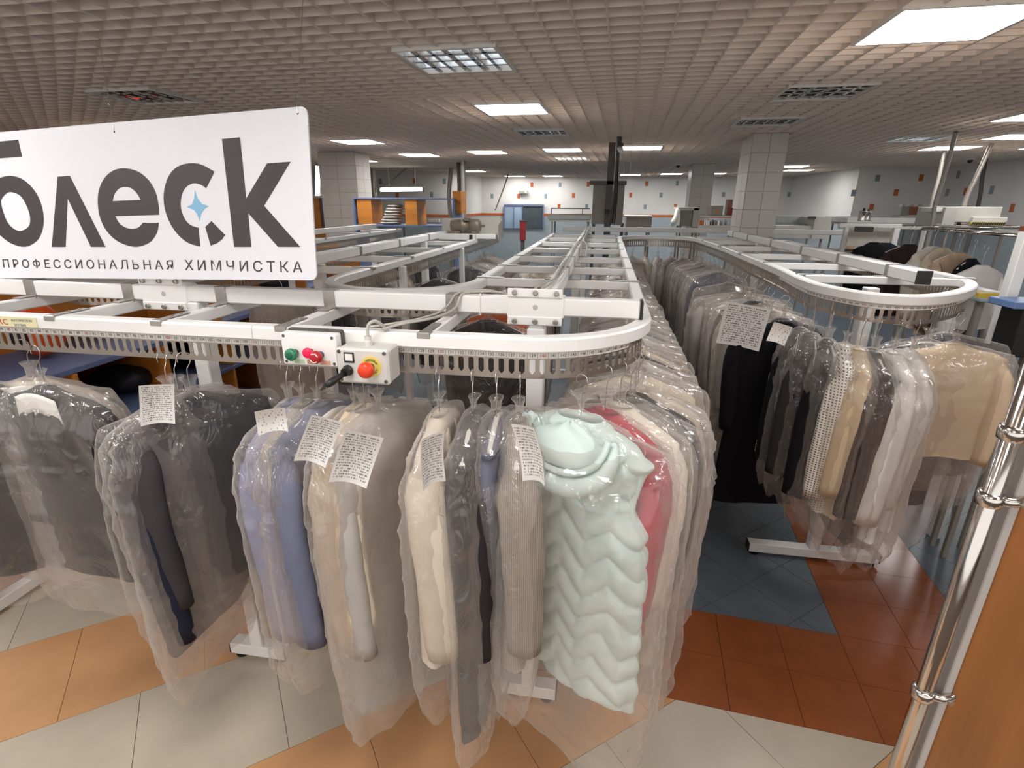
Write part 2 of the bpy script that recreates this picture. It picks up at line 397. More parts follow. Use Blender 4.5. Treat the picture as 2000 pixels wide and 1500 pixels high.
# ceiling fixtures
LITM = mat('lit_diffuser', (1, 1, 1, 1), .5, var=0, emit=PANEL)
LITM2 = mat('dim_louvre_lamp', (.86, .93, 1, 1), .5, var=0, emit=1.3)
FRM = mat('fixture_frame', '#e8e6e2', .4, var=.01)
LOUV = mat('mirror_louvre', '#cfd2d2', .18, .9, var=.03)
REDL = mat('red_indicator', '#ff3b1c', .5, var=0, emit=2.0)
COPPER = mat('coppery_reflector', '#7a5140', .3, .7, var=.2, vs=20)
def ceil_light(x, y, kind, label, wdt=.55, dep=.52, group=None):
    """x,y room position of the centre; lit flat panel or mirror louvre"""
    r = empty('ceiling_light', (x, y, HC), CA, label=label, cat='ceiling light', group=group)
    a, b = wdt/2, dep/2; z0 = -.012
    f = MB()
    for q in ((-a, a, -b, -b+.018), (-a, a, b-.018, b), (-a, -a+.018, -b+.018, b-.018), (a-.018, a, -b+.018, b-.018)): f.bbox(q[0], q[1], q[2], q[3], z0, .04, .002)
    f.build('frame', FRM, r)
    if kind == 'lit': MB().bbox(-a+.018, a-.018, -b+.018, b-.018, z0-.001, z0+.014, .002).build('diffuser', LITM, r)
    else:
        back = {'dim': LITM2, 'lou': LITM, 'off': mat('dark_reflector', '#6b5a50', .25, .8, var=.25, vs=18), 'red': COPPER, 'dark': BLACK}[kind]
        MB().box(-a+.018, a-.018, -b+.018, b-.018, .05, .056).build('reflector', back, r)
        l = MB(); nx = 6 if kind != 'dark' else 3
        for i in range(1, nx):
            u = -a+i*wdt/nx; l.prism([(-.011, 0), (.011, 0), (.002, .05), (-.002, .05)], lambda p, q, d, u=u: (u+p, d, q-.004), -b+.018, b-.018)
        for j in range(1, 4):
            v = -b+j*dep/4; l.prism([(-.011, 0), (.011, 0), (.002, .05), (-.002, .05)], lambda p, q, d, v=v: (d, v+p, q-.004), -a+.018, a-.018)
        l.build('louvre', LOUV if kind not in ('dark',) else BLACK, r)
        if kind == 'red':
            for k in range(9):
                MB().lathe([(.012, 0), (.014, .006), (.004, .01)], (random.uniform(-.16, .14), random.uniform(-.18, .18), .036), n=8).build('bulb', REDL, r)
for x, y, k, lb in [
    (1.405, 2.90, 'lit', 'large lit square ceiling panel at the top right corner of the view'),
    (-.78, 4.80, 'lit', 'lit square ceiling panel nearest above the central rails'),
    (-3.17, 7.05, 'lit', 'lit ceiling panel above the white tiled column on the left'),
    (-3.02, 9.05, 'lit', 'lit ceiling panel behind the one above the left column'),
    (-1.79, 8.64, 'lit', 'lit ceiling panel left of centre, third from left in the mid row'),
    (-.62, 8.40, 'lit', 'lit ceiling panel in the mid row just left of the dark pole'),
    (.50, 8.17, 'lit', 'lit ceiling panel beside the white camera right of the dark pole'),
    (-2.57, 16.3, 'lit', 'small far lit panel at the back wall, left above the glass door'),
    (-1.46, 16.2, 'lit', 'small far lit panel at the back wall above the ironing table'),
    (.70, 15.6, 'lit', 'small far lit panel at the back wall right of the grey cabinets'),
    (1.72, 15.1, 'lit', 'small far lit panel at the back wall left of the right columns'),
    (2.75, 15.0, 'lit', 'small far lit panel seen between the two right columns'),
    (-3.2, 13.7, 'lit', 'small far lit panel near the corner of the left wall'),
    (-4.6, 10.2, 'lit', 'lit panel seen just right of the left column top'),
    (3.75, 12.3, 'lit', 'upper bright panel right of the broad white column'),
    (4.3, 13.6, 'lit', 'lower bright panel right of the broad white column'),
    (3.70, 5.70, 'lit', 'lit panel cut by the right edge below the dark vent'),
    (4.55, 8.55, 'lit', 'narrow lit panel crossed by the tall grey pipe'),
    (4.55, 7.25, 'lit', 'lit panel cut by the right edge behind the dark vent'),
    (5.75, 8.5, 'lit', 'lowest lit panel at the right edge of the view'),
    (-5.0, 5.6, 'lit', 'lit panel just showing over the left end of the sign'),
    (-.83, 3.22, 'dim', 'unlit mirror-louvre ceiling fixture with bluish cells, nearest overhead'),
    (-3.43, 3.95, 'red', 'dark ceiling fixture with red glowing spots above the sign'),
    (-.70, 6.40, 'off', 'small louvre fixture behind the nearest lit central panel'),
    (-.58, 9.95, 'lou', 'bright louvre fixture behind the mid row of panels'),
    (1.45, 4.40, 'off', 'unlit mirror-louvre fixture nearest in front of the broad column'),
    (1.48, 5.82, 'off', 'smaller unlit louvre fixture directly before the broad column top'),
    (3.60, 7.42, 'dim', 'pale louvre fixture left of the tall grey pipe'),
    (3.55, 5.05, 'dark', 'black vent-like louvre fixture at the right edge'),
]: ceil_light(x, y, k, lb)
# the hall's other lit panels, overhead and behind the viewer
for i, (x, y) in enumerate([(-2.6, 1.0), (-.7, .55), (1.2, .9), (-4.6, -.4), (-2.4, -1.0), (-.4, -1.2), (1.9, -1.0), (3.6, .6), (-5.6, 2.2)]):
    ceil_light(x, y, 'lit', 'lit ceiling panel out of view, '+['above the black blazer', 'above the red mushroom button', 'above the chrome pole', 'far left and behind the viewer', 'behind the viewer on the left', 'straight behind the viewer', 'behind the viewer on the right', 'far right beside the wooden panel', 'left of the sign near the wall'][i])

# columns
COLM = mat('column_tile', '#cfc8c0', .25, var=.02, vs=2)
def column(x0, x1, y0, y1, label, name='column'):
    r = MB().bbox(x0, x1, y0, y1, 0, HC+.3, .008).build(name, mat('column_joint', '#aaa198', .5)); tagit(r, label, 'column'); r['kind'] = 'structure'
    nz = 14; hz = HC/nz; e = .006
    for k in range(3, nz):
        z0, z1 = k*hz+.002, (k+1)*hz-.002
        for q in range(2):
            xa = x0+(x1-x0)*q/2+.002; xb = x0+(x1-x0)*(q+1)/2-.002
            MB().bbox(xa, xb, y0-e, y0+.002, z0, z1, .001).build('tile', COLM, r)
        for q in range(2):
            ya = y0+(y1-y0)*q/2+.002; yb = y0+(y1-y0)*(q+1)/2-.002
            side = x0 if x0 > 0 else x1
            MB().bbox(side-(e if x0 > 0 else -.002)+(-.0), side+(.002 if x0 > 0 else e), ya, yb, z0, z1, .001).build('tile', COLM, r)
    return r
column(1.60, 1.97, 6.72, 7.2, 'broad white tiled column right of centre rising behind the right rails')
column(1.70, 2.12, 11.5, 11.95, 'slimmer shaded column seen left of the broad white one')
column(-4.50, -3.88, 8.45, 9.0, 'white tiled column on the left beside the right edge of the sign')

# ================================================================== CONVEYOR
conv = empty('garment_conveyor', (0, 0, 0), label='long white overhead garment conveyor with slotted steel strip winding through the hall', cat='conveyor')
RZ0, RZ1 = 1.652, 1.695
class Path:
    def __init__(s, pts):
        s.p = [Vector((p[0], p[1], 0)) for p in pts]; s.L = [0]
        for a, b in zip(s.p, s.p[1:]): s.L.append(s.L[-1]+(b-a).length)
        s.len = s.L[-1]
    def at(s, t):
        import bisect
        i = min(max(bisect.bisect_right(s.L, t)-1, 0), len(s.p)-2); f = (t-s.L[i])/(s.L[i+1]-s.L[i])
        # smoothed tangent
        def tg(k):
            return (s.p[min(k+1, len(s.p)-1)]-s.p[max(k-1, 0)]).normalized()
        tn_ = tg(i).lerp(tg(i+1), f).normalized()
        return s.p[i].lerp(s.p[i+1], f), tn_, Vector((tn_.y, -tn_.x, 0))
def arc(cx, cy, r, a0, a1, n=14, ry=None):
    return [(cx+r*math.cos(math.radians(a0+(a1-a0)*k/n)), cy+(ry or r)*math.sin(math.radians(a0+(a1-a0)*k/n))) for k in range(n+1)]
FY = 1.430
pathA = Path([(-3.3, FY), (-2.5, FY), (-1.7, FY), (-.9, FY), (-.5, FY)]+arc(-.225, FY+.385, .385, -90, 0)+[(.165, 2.3), (.175, 3.2), (.185, 4.2), (.20, 5.2), (.205, 6.1)]
             + arc(.64, 6.25, .43, 178, 4, 16)[1:-1]+[(1.08, 6.1), (1.10, 5.4)]+[tuple(v[:2]) for v in cr([(1.105, 5.0, 0), (1.09, 4.2, 0), (1.072, 3.4, 0), (1.045, 3.0, 0), (1.055, 2.72, 0), (1.17, 2.49, 0), (1.37, 2.47, 0), (1.62, 2.67, 0), (1.81, 2.93, 0), (1.90, 3.22, 0), (1.90, 3.55, 0), (1.90, 4.3, 0)], 6)]+[(1.90, 5.0), (1.92, 6.2)])
pathC = Path([(-.575, 6.75), (-.575, 5.6), (-.575, 4.6), (-.575, 3.6), (-.575, 2.9)]+arc(-.94, 2.54, .365, 0, -180, 18, .37)+[(-1.30, 3.0), (-1.29, 3.8), (-1.285, 4.8), (-1.28, 5.8), (-1.27, 6.7)]
             + arc(-1.66, 6.75, .39, 0, 180, 14)[1:]+[(-2.05, 5.8), (-2.05, 4.8), (-2.05, 3.8), (-2.05, 2.9)]+arc(-2.42, 2.54, .37, 0, -180, 18)+[(-2.79, 3.2), (-2.80, 4.2), (-2.80, 5.2), (-2.80, 7.4)])
def sweep(path, prof, n_per=None, t0=0, t1=None):
    """prof: closed list of (offset, z)"""
    mb = MB(); t1 = t1 or path.len
    ts = sorted(set([t0, t1]+[t for t in path.L if t0 < t < t1])); m = len(prof)
    for t in ts:
        p, tg, nn = path.at(t)
        for o, z in prof: mb.v.append((p.x+nn.x*o, p.y+nn.y*o, z))
    for k in range(len(ts)-1):
        for j in range(m):
            j2 = (j+1) % m; mb.f.append((k*m+j, (k+1)*m+j, (k+1)*m+j2, k*m+j2))
    mb.f.append(tuple(range(m))); mb.f.append(tuple((len(ts)-1)*m+j for j in range(m))[::-1])
    return mb
W2 = .025
railprof = [(-W2+.004, RZ0), (W2-.004, RZ0), (W2, RZ0+.004), (W2, RZ1-.006), (W2-.006, RZ1), (-W2+.006, RZ1), (-W2, RZ1-.006), (-W2, RZ0+.004)]
joints_A = [0, 2.28, pathA.len*.30, pathA.len*.5, pathA.len*.72, pathA.len]
for a, b in zip(joints_A, joints_A[1:]): sweep(pathA, railprof, t0=a+.0012, t1=b-.0012).build('rail', WHITE, conv)
joints_C = [0, 2.5, 6.5, 11, pathC.len]
for a, b in zip(joints_C, joints_C[1:]): sweep(pathC, railprof, t0=a+.0012, t1=b-.0012).build('rail', WHITE, conv)
# slotted strip: pitch p, slot with a pointed bottom
PT = .0298
ZT, ZS, ZV, ZP, ZB = 1.6515, 1.627, 1.592, 1.583, 1.569
def strip(path, t0, n, off=0.0, th=.0011):
    mb = MB(); hw = .0082; rows = []
    def P(t, z, o):
        p, tg, nn = path.at(t); return (p.x+nn.x*(off+o), p.y+nn.y*(off+o), z)
    for k in range(n):
        a = t0+k*PT; c = a+PT/2; b = a+PT
        loop = [(c-hw+.003, ZS), (c+hw-.003, ZS), (c+hw, ZS-.004), (c+hw, ZV), (c+.002, ZP), (c-.002, ZP), (c-hw, ZV), (c-hw, ZS-.004)]
        base = len(mb.v)
        for o in (-th, th):
            for t, z in [(a, ZT), (b, ZT), (b, ZB), (a, ZB)]+loop: mb.v.append(P(t, z, o))
        F = [(0, 1, 5, 4), (1, 6, 5), (1, 2, 7, 6), (2, 8, 7), (2, 3, 9, 8), (3, 10, 9), (3, 0, 11, 10), (0, 4, 11)]
        for f in F:
            mb.f.append(tuple(base+i for i in f)); mb.f.append(tuple(base+12+i for i in f)[::-1])
        for j in range(8):
            j2 = (j+1) % 8; mb.f.append((base+4+j, base+4+j2, base+16+j2, base+16+j))
        mb.f.append((base+3, base+2, base+14, base+15)); mb.f.append((base, base+12, base+13, base+1))
    return mb
NS = 12
def strips(path, ta, tb):
    t = ta
    while t+NS*PT < tb: strip(path, t, NS).build('slotted_strip', ZINC, conv); t += NS*PT
# slot 133 sits at X=-.350 on the front rail
t133 = 3.3-.350
tA0 = t133-PT/2-int((t133-.2)/PT/NS)*NS*PT
strips(pathA, tA0, pathA.len-.05); strips(pathC, .05, pathC.len-.05)
# number tape and numbers
tape = MB()
def onstrip(path, t, z, o):
    p, tg, nn = path.at(t); return (p.x+nn.x*o, p.y+nn.y*o, z)
tapem = mat('number_tape', '#ece9e3', .5, var=0); ink = mat('number_ink', '#2a2624', .6, var=0); inkr = mat('number_ink_red', '#b3372c', .6, var=0)
ta, tb = tA0, t133+PT*17.5
n = 260
for i in range(n):
    a = ta+(tb-ta)*i/n; b = ta+(tb-ta)*(i+1)/n; k = len(tape.v)
    tape.v += [onstrip(pathA, a, 1.6305, .0017), onstrip(pathA, b, 1.6305, .0017), onstrip(pathA, b, 1.6475, .0017), onstrip(pathA, a, 1.6475, .0017)]; tape.f.append((k, k+1, k+2, k+3))
tape.build('number_tape', tapem, conv)
dig = {}
def num_at(path, t, s, m, size=.0135, o=.0021, z=1.6345, sgn=1):
    if s not in dig: dig[s] = text_mesh(s, size, .0001)
    p, tg, nn = path.at(t); me = dig[s]
    if not me.materials: me.materials.append(m)
    ob = bpy.data.objects.new('slot_number', me); C.objects.link(ob); ob.parent = conv
    q = p+nn*o*sgn; x = tg*sgn; y = Vector((0, 0, 1)); zz = nn*sgn
    ob.matrix_world = Matrix(((x.x*.95, y.x, zz.x, q.x), (x.y*.95, y.y, zz.y, q.y), (0, 1, 0, z), (0, 0, 0, 1)))
tick = MB()
for k in range(76, 151):
    t = t133+(k-133)*PT
    if t < .3: continue
    num_at(pathA, t, str(k), inkr if k % 10 == 0 else ink)
    a = onstrip(pathA, t+PT/2-.0004, 1.631, .002); b = onstrip(pathA, t+PT/2+.0004, 1.631, .002); c = onstrip(pathA, t+PT/2+.0004, 1.647, .002); d = onstrip(pathA, t+PT/2-.0004, 1.647, .002)
    q = len(tick.v); tick.v += [a, b, c, d]; tick.f.append((q, q+1, q+2, q+3))
tick.build('tape_divider', ink, conv)
# numbers 448.. on the near bend of the right-hand loop
tU = None; best = 9
for i in range(800):
    t = pathA.len*i/800; p = pathA.at(t)[0]; d = (p-Vector((1.17, 2.49, 0))).length
    if d < best: best, tU = d, t
tp2 = MB()
for i in range(90):
    a = tU-.95+1.9*i/90; b = a+1.9/90; k = len(tp2.v)
    tp2.v += [onstrip(pathA, a, 1.6305, .0017), onstrip(pathA, b, 1.6305, .0017), onstrip(pathA, b, 1.6475, .0017), onstrip(pathA, a, 1.6475, .0017)]; tp2.f.append((k, k+1, k+2, k+3))
tp2.build('number_tape', tapem, conv)
for k in range(438, 468): num_at(pathA, tU+(k-451)*PT, str(k), inkr if k % 10 == 0 else ink)

# beams: square tube lying on the crossbars
BZ0, BZ1 = RZ1, 1.755
def beam(x0, x1, y0, y1, capx=None):
    MB().bbox(x0, x1, y0, y1, BZ0+.001, BZ1, .005).build('beam', WHITE, conv)
BY0, BY1 = 1.715, 1.765
beam(-3.4, -1.66, BY0, BY1); beam(-1.658, .140, BY0, BY1)
MB().bbox(.140, .149, BY0-.001, BY1+.001, BZ0, BZ1+.001, .002).build('end_cap', BLACK, conv)
beam(-.198, -.142, BY1+.002, 4.3); beam(-.196, -.144, 4.302, 6.9)
beam(-1.69, -1.64, 2.25, 4.4); beam(-1.69, -1.64, 4.402, 7.1)
beam(-3.2, -3.15, 2.4, 7.4)
beam(1.50, 1.56, 2.82, 4.6); beam(1.50, 1.56, 4.602, 6.9)
MB().bbox(1.497, 1.563, 2.808, 2.82, BZ0-.001, BZ1+.003, .002).build('end_cap', BLACK, conv)
beam(-.5, 3.4, 7.35, 7.40)
def crossbar_y(x, y0, y1):
    MB().bbox(x-.019, x+.019, y0, y1, RZ0+.001, RZ1-.001, .004).build('crossbar', WHITE, conv)
def crossbar_x(y, x0, x1):
    MB().bbox(x0, x1, y-.019, y+.019, RZ0+.001, RZ1-.001, .004).build('crossbar', WHITE, conv)
def clipY(x, y, s):
    """steel lug folded over the rail at the crossbar's end; s=+1 bar runs towards +y"""
    m = MB(); m.bbox(x-.020, x+.020, y-s*.027 if s > 0 else y-.004, y+.004 if s > 0 else y+.027, RZ1-.014, RZ1+.004, .002)
    m.bbox(x-.014, x+.014, min(y, y+s*.11), max(y, y+s*.11), RZ1, RZ1+.0035, .001)
    c = m.build('clip', STEEL, conv)
    for q in (.045, .085): MB().lathe([(.005, 0), (.005, .003), (.0025, .004)], (x, y+s*q, RZ1+.003), n=8).build('rivet', STEEL, c)
def clipX(x, y, s):
    m = MB(); m.bbox(x-.027 if s > 0 else x-.004, x+.004 if s > 0 else x+.027, y-.020, y+.020, RZ1-.014, RZ1+.004, .002)
    m.bbox(min(x, x+s*.11), max(x, x+s*.11), y-.014, y+.014, RZ1, RZ1+.0035, .001)
    m.build('clip', STEEL, conv)
def saddleY(x, y0, y1, both=True):
    """bracket strapped over a beam that runs along X"""
    m = MB(); m.bbox(x-.021, x+.021, y0-.004, y0, BZ0-.006, BZ1+.003, .001); m.bbox(x-.021, x+.021, y0, y1, BZ1, BZ1+.003, .001); m.bbox(x-.021, x+.021, y1, y1+.004, BZ0-.006, BZ1+.003, .001)
    m.bbox(x-.017, x+.017, y0-.06, y0, RZ1, RZ1+.004, .001)
    m.build('saddle_bracket', STEEL, conv)
def saddleX(y, x0, x1):
    m = MB(); m.bbox(x0-.004, x0, y-.016, y+.016, BZ0-.006, BZ1+.003, .001); m.bbox(x0, x1, y-.016, y+.016, BZ1, BZ1+.003, .001); m.bbox(x1, x1+.004, y-.016, y+.016, BZ0-.006, BZ1+.003, .001)
    for a, b in ((x0-.06, x0), (x1, x1+.06)): m.bbox(a, b, y-.012, y+.012, RZ1, RZ1+.004, .001)
    m.build('saddle_bracket', STEEL, conv)
for x in (-3.05, -2.6, -2.16, -1.73, -1.345, -.925, -.482):
    ye = 2.16 if -1.29 < x < -.58 or -2.8 < x < -2.05 else 1.95
    if x in (-.925, ): ye = 2.15
    crossbar_y(x, FY+.024, ye); clipY(x, FY, 1); saddleY(x, BY0, BY1)
# long inner rail joining the two bends behind the sign
for a, b in ((-2.05, -1.30),): pass
for y in (2.62, 3.17, 3.80, 4.52, 5.25, 5.95, 6.6):
    crossbar_x(y, -.551, .155 if y < 3 else .165); clipX(-.575, y, 1); clipX(.170, y, -1); saddleX(y, -.198, -.142)
for y in (2.9, 3.55, 4.3, 5.1, 5.9, 6.6):
    crossbar_x(y, -2.03, -1.31); clipX(-1.29, y, -1); clipX(-2.05, y, 1); saddleX(y, -1.69, -1.64)
for y in (3.1, 4.1, 5.2, 6.3, 7.2):
    crossbar_x(y, -3.3, -2.82); clipX(-2.80, y, -1)
for y in (3.10, 3.72, 4.38, 5.15, 5.95, 6.6):
    crossbar_x(y, 1.10, 1.87); clipX(1.085, y, 1); clipX(1.90, y, -1); saddleX(y, 1.50, 1.56)
# joint sleeves with bolts, and the posts under them
def sleeveX(x, wdt=.19):
    r = MB().bbox(x-wdt/2, x+wdt/2, BY0-.006, BY1+.006, BZ0-.004, BZ1+.005, .003)
    r.bbox(x-wdt/2+.003, x+wdt/2-.006, BY0-.012, BY0-.006, BZ1+.002, BZ1+.032, .003); r.bbox(x-wdt/2+.003, x+wdt/2-.006, BY0-.012, BY0-.006, BZ0-.030, BZ0, .003)
    r = r.build('joint_sleeve', WHITE, conv)
    for k in range(3):
        for z in (BZ1+.018, BZ0-.016):
            MB().lathe([(.0095, 0), (.0095, .002), (.008, .003), (.008, .009), (.0055, .0095), (.0045, .007)], (x-wdt*.36+k*wdt*.36, BY0-.012, z), (0, -1, 0), 12).build('bolt', STEEL, r)
    MB().lathe([(.009, 0), (.009, .0008), (.0075, .0012)], (x, BY0-.006, (BZ0+BZ1)/2), (0, -1, 0), 14).build('plug', mat('hole_grey', '#b7b4b0', .6), r)
sleeveX(-.198); sleeveX(-1.575)
def post(x, y, sz=.03, foot=None, ztop=RZ0):
    MB().bbox(x-sz, x+sz, y-sz, y+sz, .06, ztop, .004).build('post', WHITE, conv)
    if foot:
        ax, L = foot
        if ax == 'x': q = (x-L, x+L, y-.032, y+.032)
        else: q = (x-.032, x+.032, y-L, y+L)
        f = MB().bbox(q[0], q[1], q[2], q[3], .022, .082, .004).build('foot', WHITE, conv)
        for s in (-1, 1):
            c = (x+s*(L-.04), y) if ax == 'x' else (x, y+s*(L-.04))
            MB().lathe([(.028, 0), (.030, .006), (.018, .012), (.008, .022)], (c[0], c[1], 0), n=14).build('levelling_foot', BLACK, f)
            e = (q[0]-.004, q[0]+.002, q[2], q[3]) if (ax == 'x' and s < 0) else (q[1]-.002, q[1]+.004, q[2], q[3]) if ax == 'x' else (q[0], q[1], q[2]-.004, q[2]+.002) if s < 0 else (q[0], q[1], q[3]-.002, q[3]+.004)
            MB().bbox(*e, .024, .080, .001).build('end_cap', BLACK, f)
post(-.195, 1.74, .030, ('x', .12)); post(-1.475, 1.74, .030, ('x', .14), BZ0)
post(-3.0, 1.74, .03, ('y', .42))
post(1.385, 2.97, .030, ('x', .37), RZ0); post(1.53, 5.6, .03, ('x', .37), BZ0)
post(-.17, 4.2, .03, ('x', .36), BZ0); post(-.17, 6.3, .03, ('x', .36), BZ0)
post(-1.665, 3.0, .03, ('x', .36), BZ0); post(-1.665, 5.0, .03, ('x', .36), BZ0); post(-1.27, 3.35, .022, None, RZ0); post(-1.27, 4.9, .022, None, RZ0); post(-2.78, 4.5, .022, None, RZ0)
# maker's plate on the front rail
pl = MB().bbox(-1.99, -1.78, FY-W2-.0025, FY-W2-.0002, RZ0+.004, RZ1-.004, .001).build('maker_plate', mat('plate_cream', '#e6dfb4', .4, var=.02), conv)
def flat_text(body, size, m, parent, loc, ex=.0003, name='lettering', rot=(PI/2, 0, 0), align='LEFT', sp=1.0, scale=(1, 1, 1)):
    me = text_mesh(body, size, ex, align=align, space=sp); me.materials.append(m)
    o = bpy.data.objects.new(name, me); C.objects.link(o); o.parent = parent; o.location = loc; o.rotation_euler = rot; o.scale = scale; return o
flat_text('SARC', .030, mat('plate_red', '#b8482f', .5, var=0), pl, (-1.962, FY-W2-.003, 1.663), scale=(1, .95, 1))
flat_text('AUTOMATION', .012, mat('plate_grey', '#7f8690', .5, var=0), pl, (-1.875, FY-W2-.003, 1.675))
flat_text('SYSTEMS', .012, mat('plate_grey', '#7f8690', .5, var=0), pl, (-1.868, FY-W2-.003, 1.659))
MB().lathe([(.010, 0), (.010, .0006)], (-1.972, FY-W2-.0028, 1.673), (0, -1, 0), 16).build('emblem', mat('plate_blue', '#5a6aa8', .5, var=0), pl)

# cables on the frame
def cable(pts, r=.0045, name='cable', m=None, parent=conv, n=6):
    return MB().tube(cr(pts, n), r, 7).build(name, m or CABLE, parent, True)
cable([(-.60, 1.40, 1.705), (-.56, 1.45, 1.712), (-.50, 1.52, 1.714), (-.475, 1.62, 1.712), (-.46, 1.69, 1.722), (-.452, 1.708, 1.75), (-.44, 1.73, 1.763), (-.40, 1.755, 1.764), (-.33, 1.79, 1.757), (-.25, 1.80, 1.735), (-.19, 1.86, 1.765), (-.17, 2.1, 1.764), (-.175, 2.6, 1.766), (-.165, 3.3, 1.764), (-.17, 4.2, 1.764), (-.165, 5.5, 1.764), (-.17, 6.8, 1.764)])
cable([(-.66, 1.425, 1.703), (-.60, 1.43, 1.712), (-.54, 1.50, 1.714), (-.50, 1.60, 1.716), (-.485, 1.69, 1.73), (-.465, 1.706, 1.76), (-.43, 1.745, 1.768), (-.36, 1.785, 1.764), (-.27, 1.82, 1.74), (-.20, 1.95, 1.768), (-.155, 2.25, 1.768), (-.16, 3.0, 1.765), (-.18, 3.9, 1.766), (-.16, 5.0, 1.764), (-.17, 6.8, 1.768)], .0035)
cable([(-.155, 3.9, 1.765), (-.12, 3.85, 1.80), (-.09, 3.8, 1.77), (-.10, 3.75, 1.71), (-.13, 3.9, 1.70)], .004, m=WHITE)
for x in (-.385, ): MB().tube([(x, BY0-.003, BZ0-.003), (x, BY0-.003, BZ1+.008), (x, BY1+.003, BZ1+.008), (x, BY1+.003, BZ0-.003), (x, BY0-.003, BZ0-.003)], .0018, 6).build('cable_tie', WHITE, conv)

# control boxes on the front rail
cb = empty('control_box', (-.805, FY, 1.64), 0, label='white control box with green, pink and red buttons hung on the front rail', cat='control box')
def lbox(o, name, x0, x1, y0, y1, z0, z1, m, b=.004): return MB().bbox(x0, x1, y0, y1, z0, z1, b).build(name, m, o)
lbox(cb, 'cover', -.085, .085, -.085, -.050, -.040, .055, PAPER if False else WHITE)
lbox(cb, 'housing', -.083, .085, -.050, -.027, -.038, .059, DKGREY)
for x in (-.074, .074):
    for z in (-.030, .046): MB().lathe([(.0045, 0), (.0045, .001)], (x, -.085, z), (0, -1, 0), 10).build('screw', DKGREY, cb)
def button(o, x, y, z, r, h, m, name, ring=None):
    MB().lathe([(r*.55, 0), (r*.55, h*.5), (r*.7, h*.55)], (x, y, z), (0, -1, 0), 18).build('button_stem', DKGREY, o)
    b = MB().lathe([(r*.7, h*.45), (r, h*.6), (r, h*.82), (r*.8, h), (r*.45, h*1.02)], (x, y, z), (0, -1, 0), 22).build(name, m, o, True); return b
GRN = mat('green_button', '#2f7d5c', .35, var=0); PNK = mat('pink_lamp', '#e0144a', .3, var=0, emit=.25); REDB = mat('red_button', '#b01d27', .3, var=0); RED2 = mat('red_mushroom', '#e2401f', .35, var=0)
gb = button(cb, -.042, -.085, -.002, .018, .034, GRN, 'green_button'); MB().lathe([(.008, 0), (.009, .002), (.006, .003)], (-.042, -.1198, -.002), (0, -1, 0), 16).build('button_centre', mat('green_dark', '#1f5c45', .4, var=0), cb)
button(cb, .006, -.085, .004, .015, .026, PNK, 'pink_lamp')
button(cb, .036, -.085, -.004, .018, .040, REDB, 'red_button')
def ringarc(o, c, r, w_, a0, a1, m, name, ax=(0, -1, 0)):
    mb = MB(); n = 14
    for k in range(n+1):
        a = math.radians(a0+(a1-a0)*k/n)
        for rr in (r-w_, r):
            mb.v.append((c[0]+rr*math.cos(a), c[1], c[2]+rr*math.sin(a)))
    for k in range(n): mb.f.append((2*k, 2*k+1, 2*k+3, 2*k+2))
    return mb.build(name, m, o)
for a in (20, 200): ringarc(cb, (.036, -.1265, -.004), .0135, .0025, a, a+110, WHITE, 'button_arrow')
for x, m in ((-.035, mat('tag_green', '#b8c9a8', .6, var=0)), (.005, mat('tag_orange', '#d9a184', .6, var=0)), (.045, mat('tag_orange', '#d9a184', .6, var=0))): MB().bbox(x-.014, x+.018, -.0865, -.085, -.034, -.022, .0004).build('button_tag', m, cb)
eb = empty('emergency_stop_box', (-.632, FY-.02, 1.62), 0, label='pale grey box with red emergency mushroom on a yellow disc and black lever switch', cat='control box')
BOXG = mat('box_grey', '#cfccc6', .5, var=.02)
lbox(eb, 'housing', -.075, .075, -.075, -.006, -.053, .045, BOXG, .005); lbox(eb, 'cover', -.077, .077, -.095, -.075, -.055, .047, BOXG, .006)
for x in (-.066, .066):
    for z in (-.044, .037): MB().lathe([(.0055, 0), (.0055, .001)], (x, -.095, z), (0, -1, 0), 10).build('screw', DKGREY, eb)
YEL = mat('yellow_disc', '#e0cd6a', .4, var=0)
MB().lathe([(.030, 0), (.030, .0015)], (.026, -.095, -.002), (0, -1, 0), 30).build('warning_disc', YEL, eb)
def arctext(s, r, a0, da, sc, parent, c):
    for i, ch in enumerate(s):
        a = math.radians(a0+i*da); me = text_mesh(ch, sc, .0001); me.materials.append(ink)
        o = bpy.data.objects.new('lettering', me); C.objects.link(o); o.parent = parent
        p = Vector((c[0]+r*math.cos(a), c[1], c[2]+r*math.sin(a))); th = a-PI/2 if da < 0 else a+PI/2
        x = Vector((math.cos(th), 0, math.sin(th))); y = Vector((-math.sin(th), 0, math.cos(th))); z = Vector((0, -1, 0))
        o.matrix_local = Matrix(((x.x, y.x, z.x, p.x), (x.y, y.y, z.y, p.y), (x.z, y.z, z.z, p.z), (0, 0, 0, 1)))
arctext('EMERGENCY', .0225, 30, 15, .009, eb, (.026, -.0972, -.002)); arctext('EMERGENCY', .0225, 215, 15, .009, eb, (.026, -.0972, -.002))
MB().lathe([(.010, 0), (.010, .020), (.013, .022)], (.026, -.0965, -.002), (0, -1, 0), 16).build('stem', DKGREY, eb)
MB().lathe([(.014, .018), (.021, .026), (.0225, .036), (.019, .046), (.010, .050)], (.026, -.0965, -.002), (0, -1, 0), 24).build('mushroom_button', RED2, eb, True)
MB().bbox(-.052, -.022, -.0975, -.095, .006, .036, .001).build('switch_label', BLACK, eb); MB().bbox(-.048, -.026, -.0985, -.0975, .012, .032, .0005).build('label_plate', PAPER, eb)
MB().lathe([(.015, 0), (.016, .006), (.013, .012), (.012, .022)], (-.042, -.095, -.015), (-.15, -1, -.1), 16).build('lever_collar', BLACK, eb)
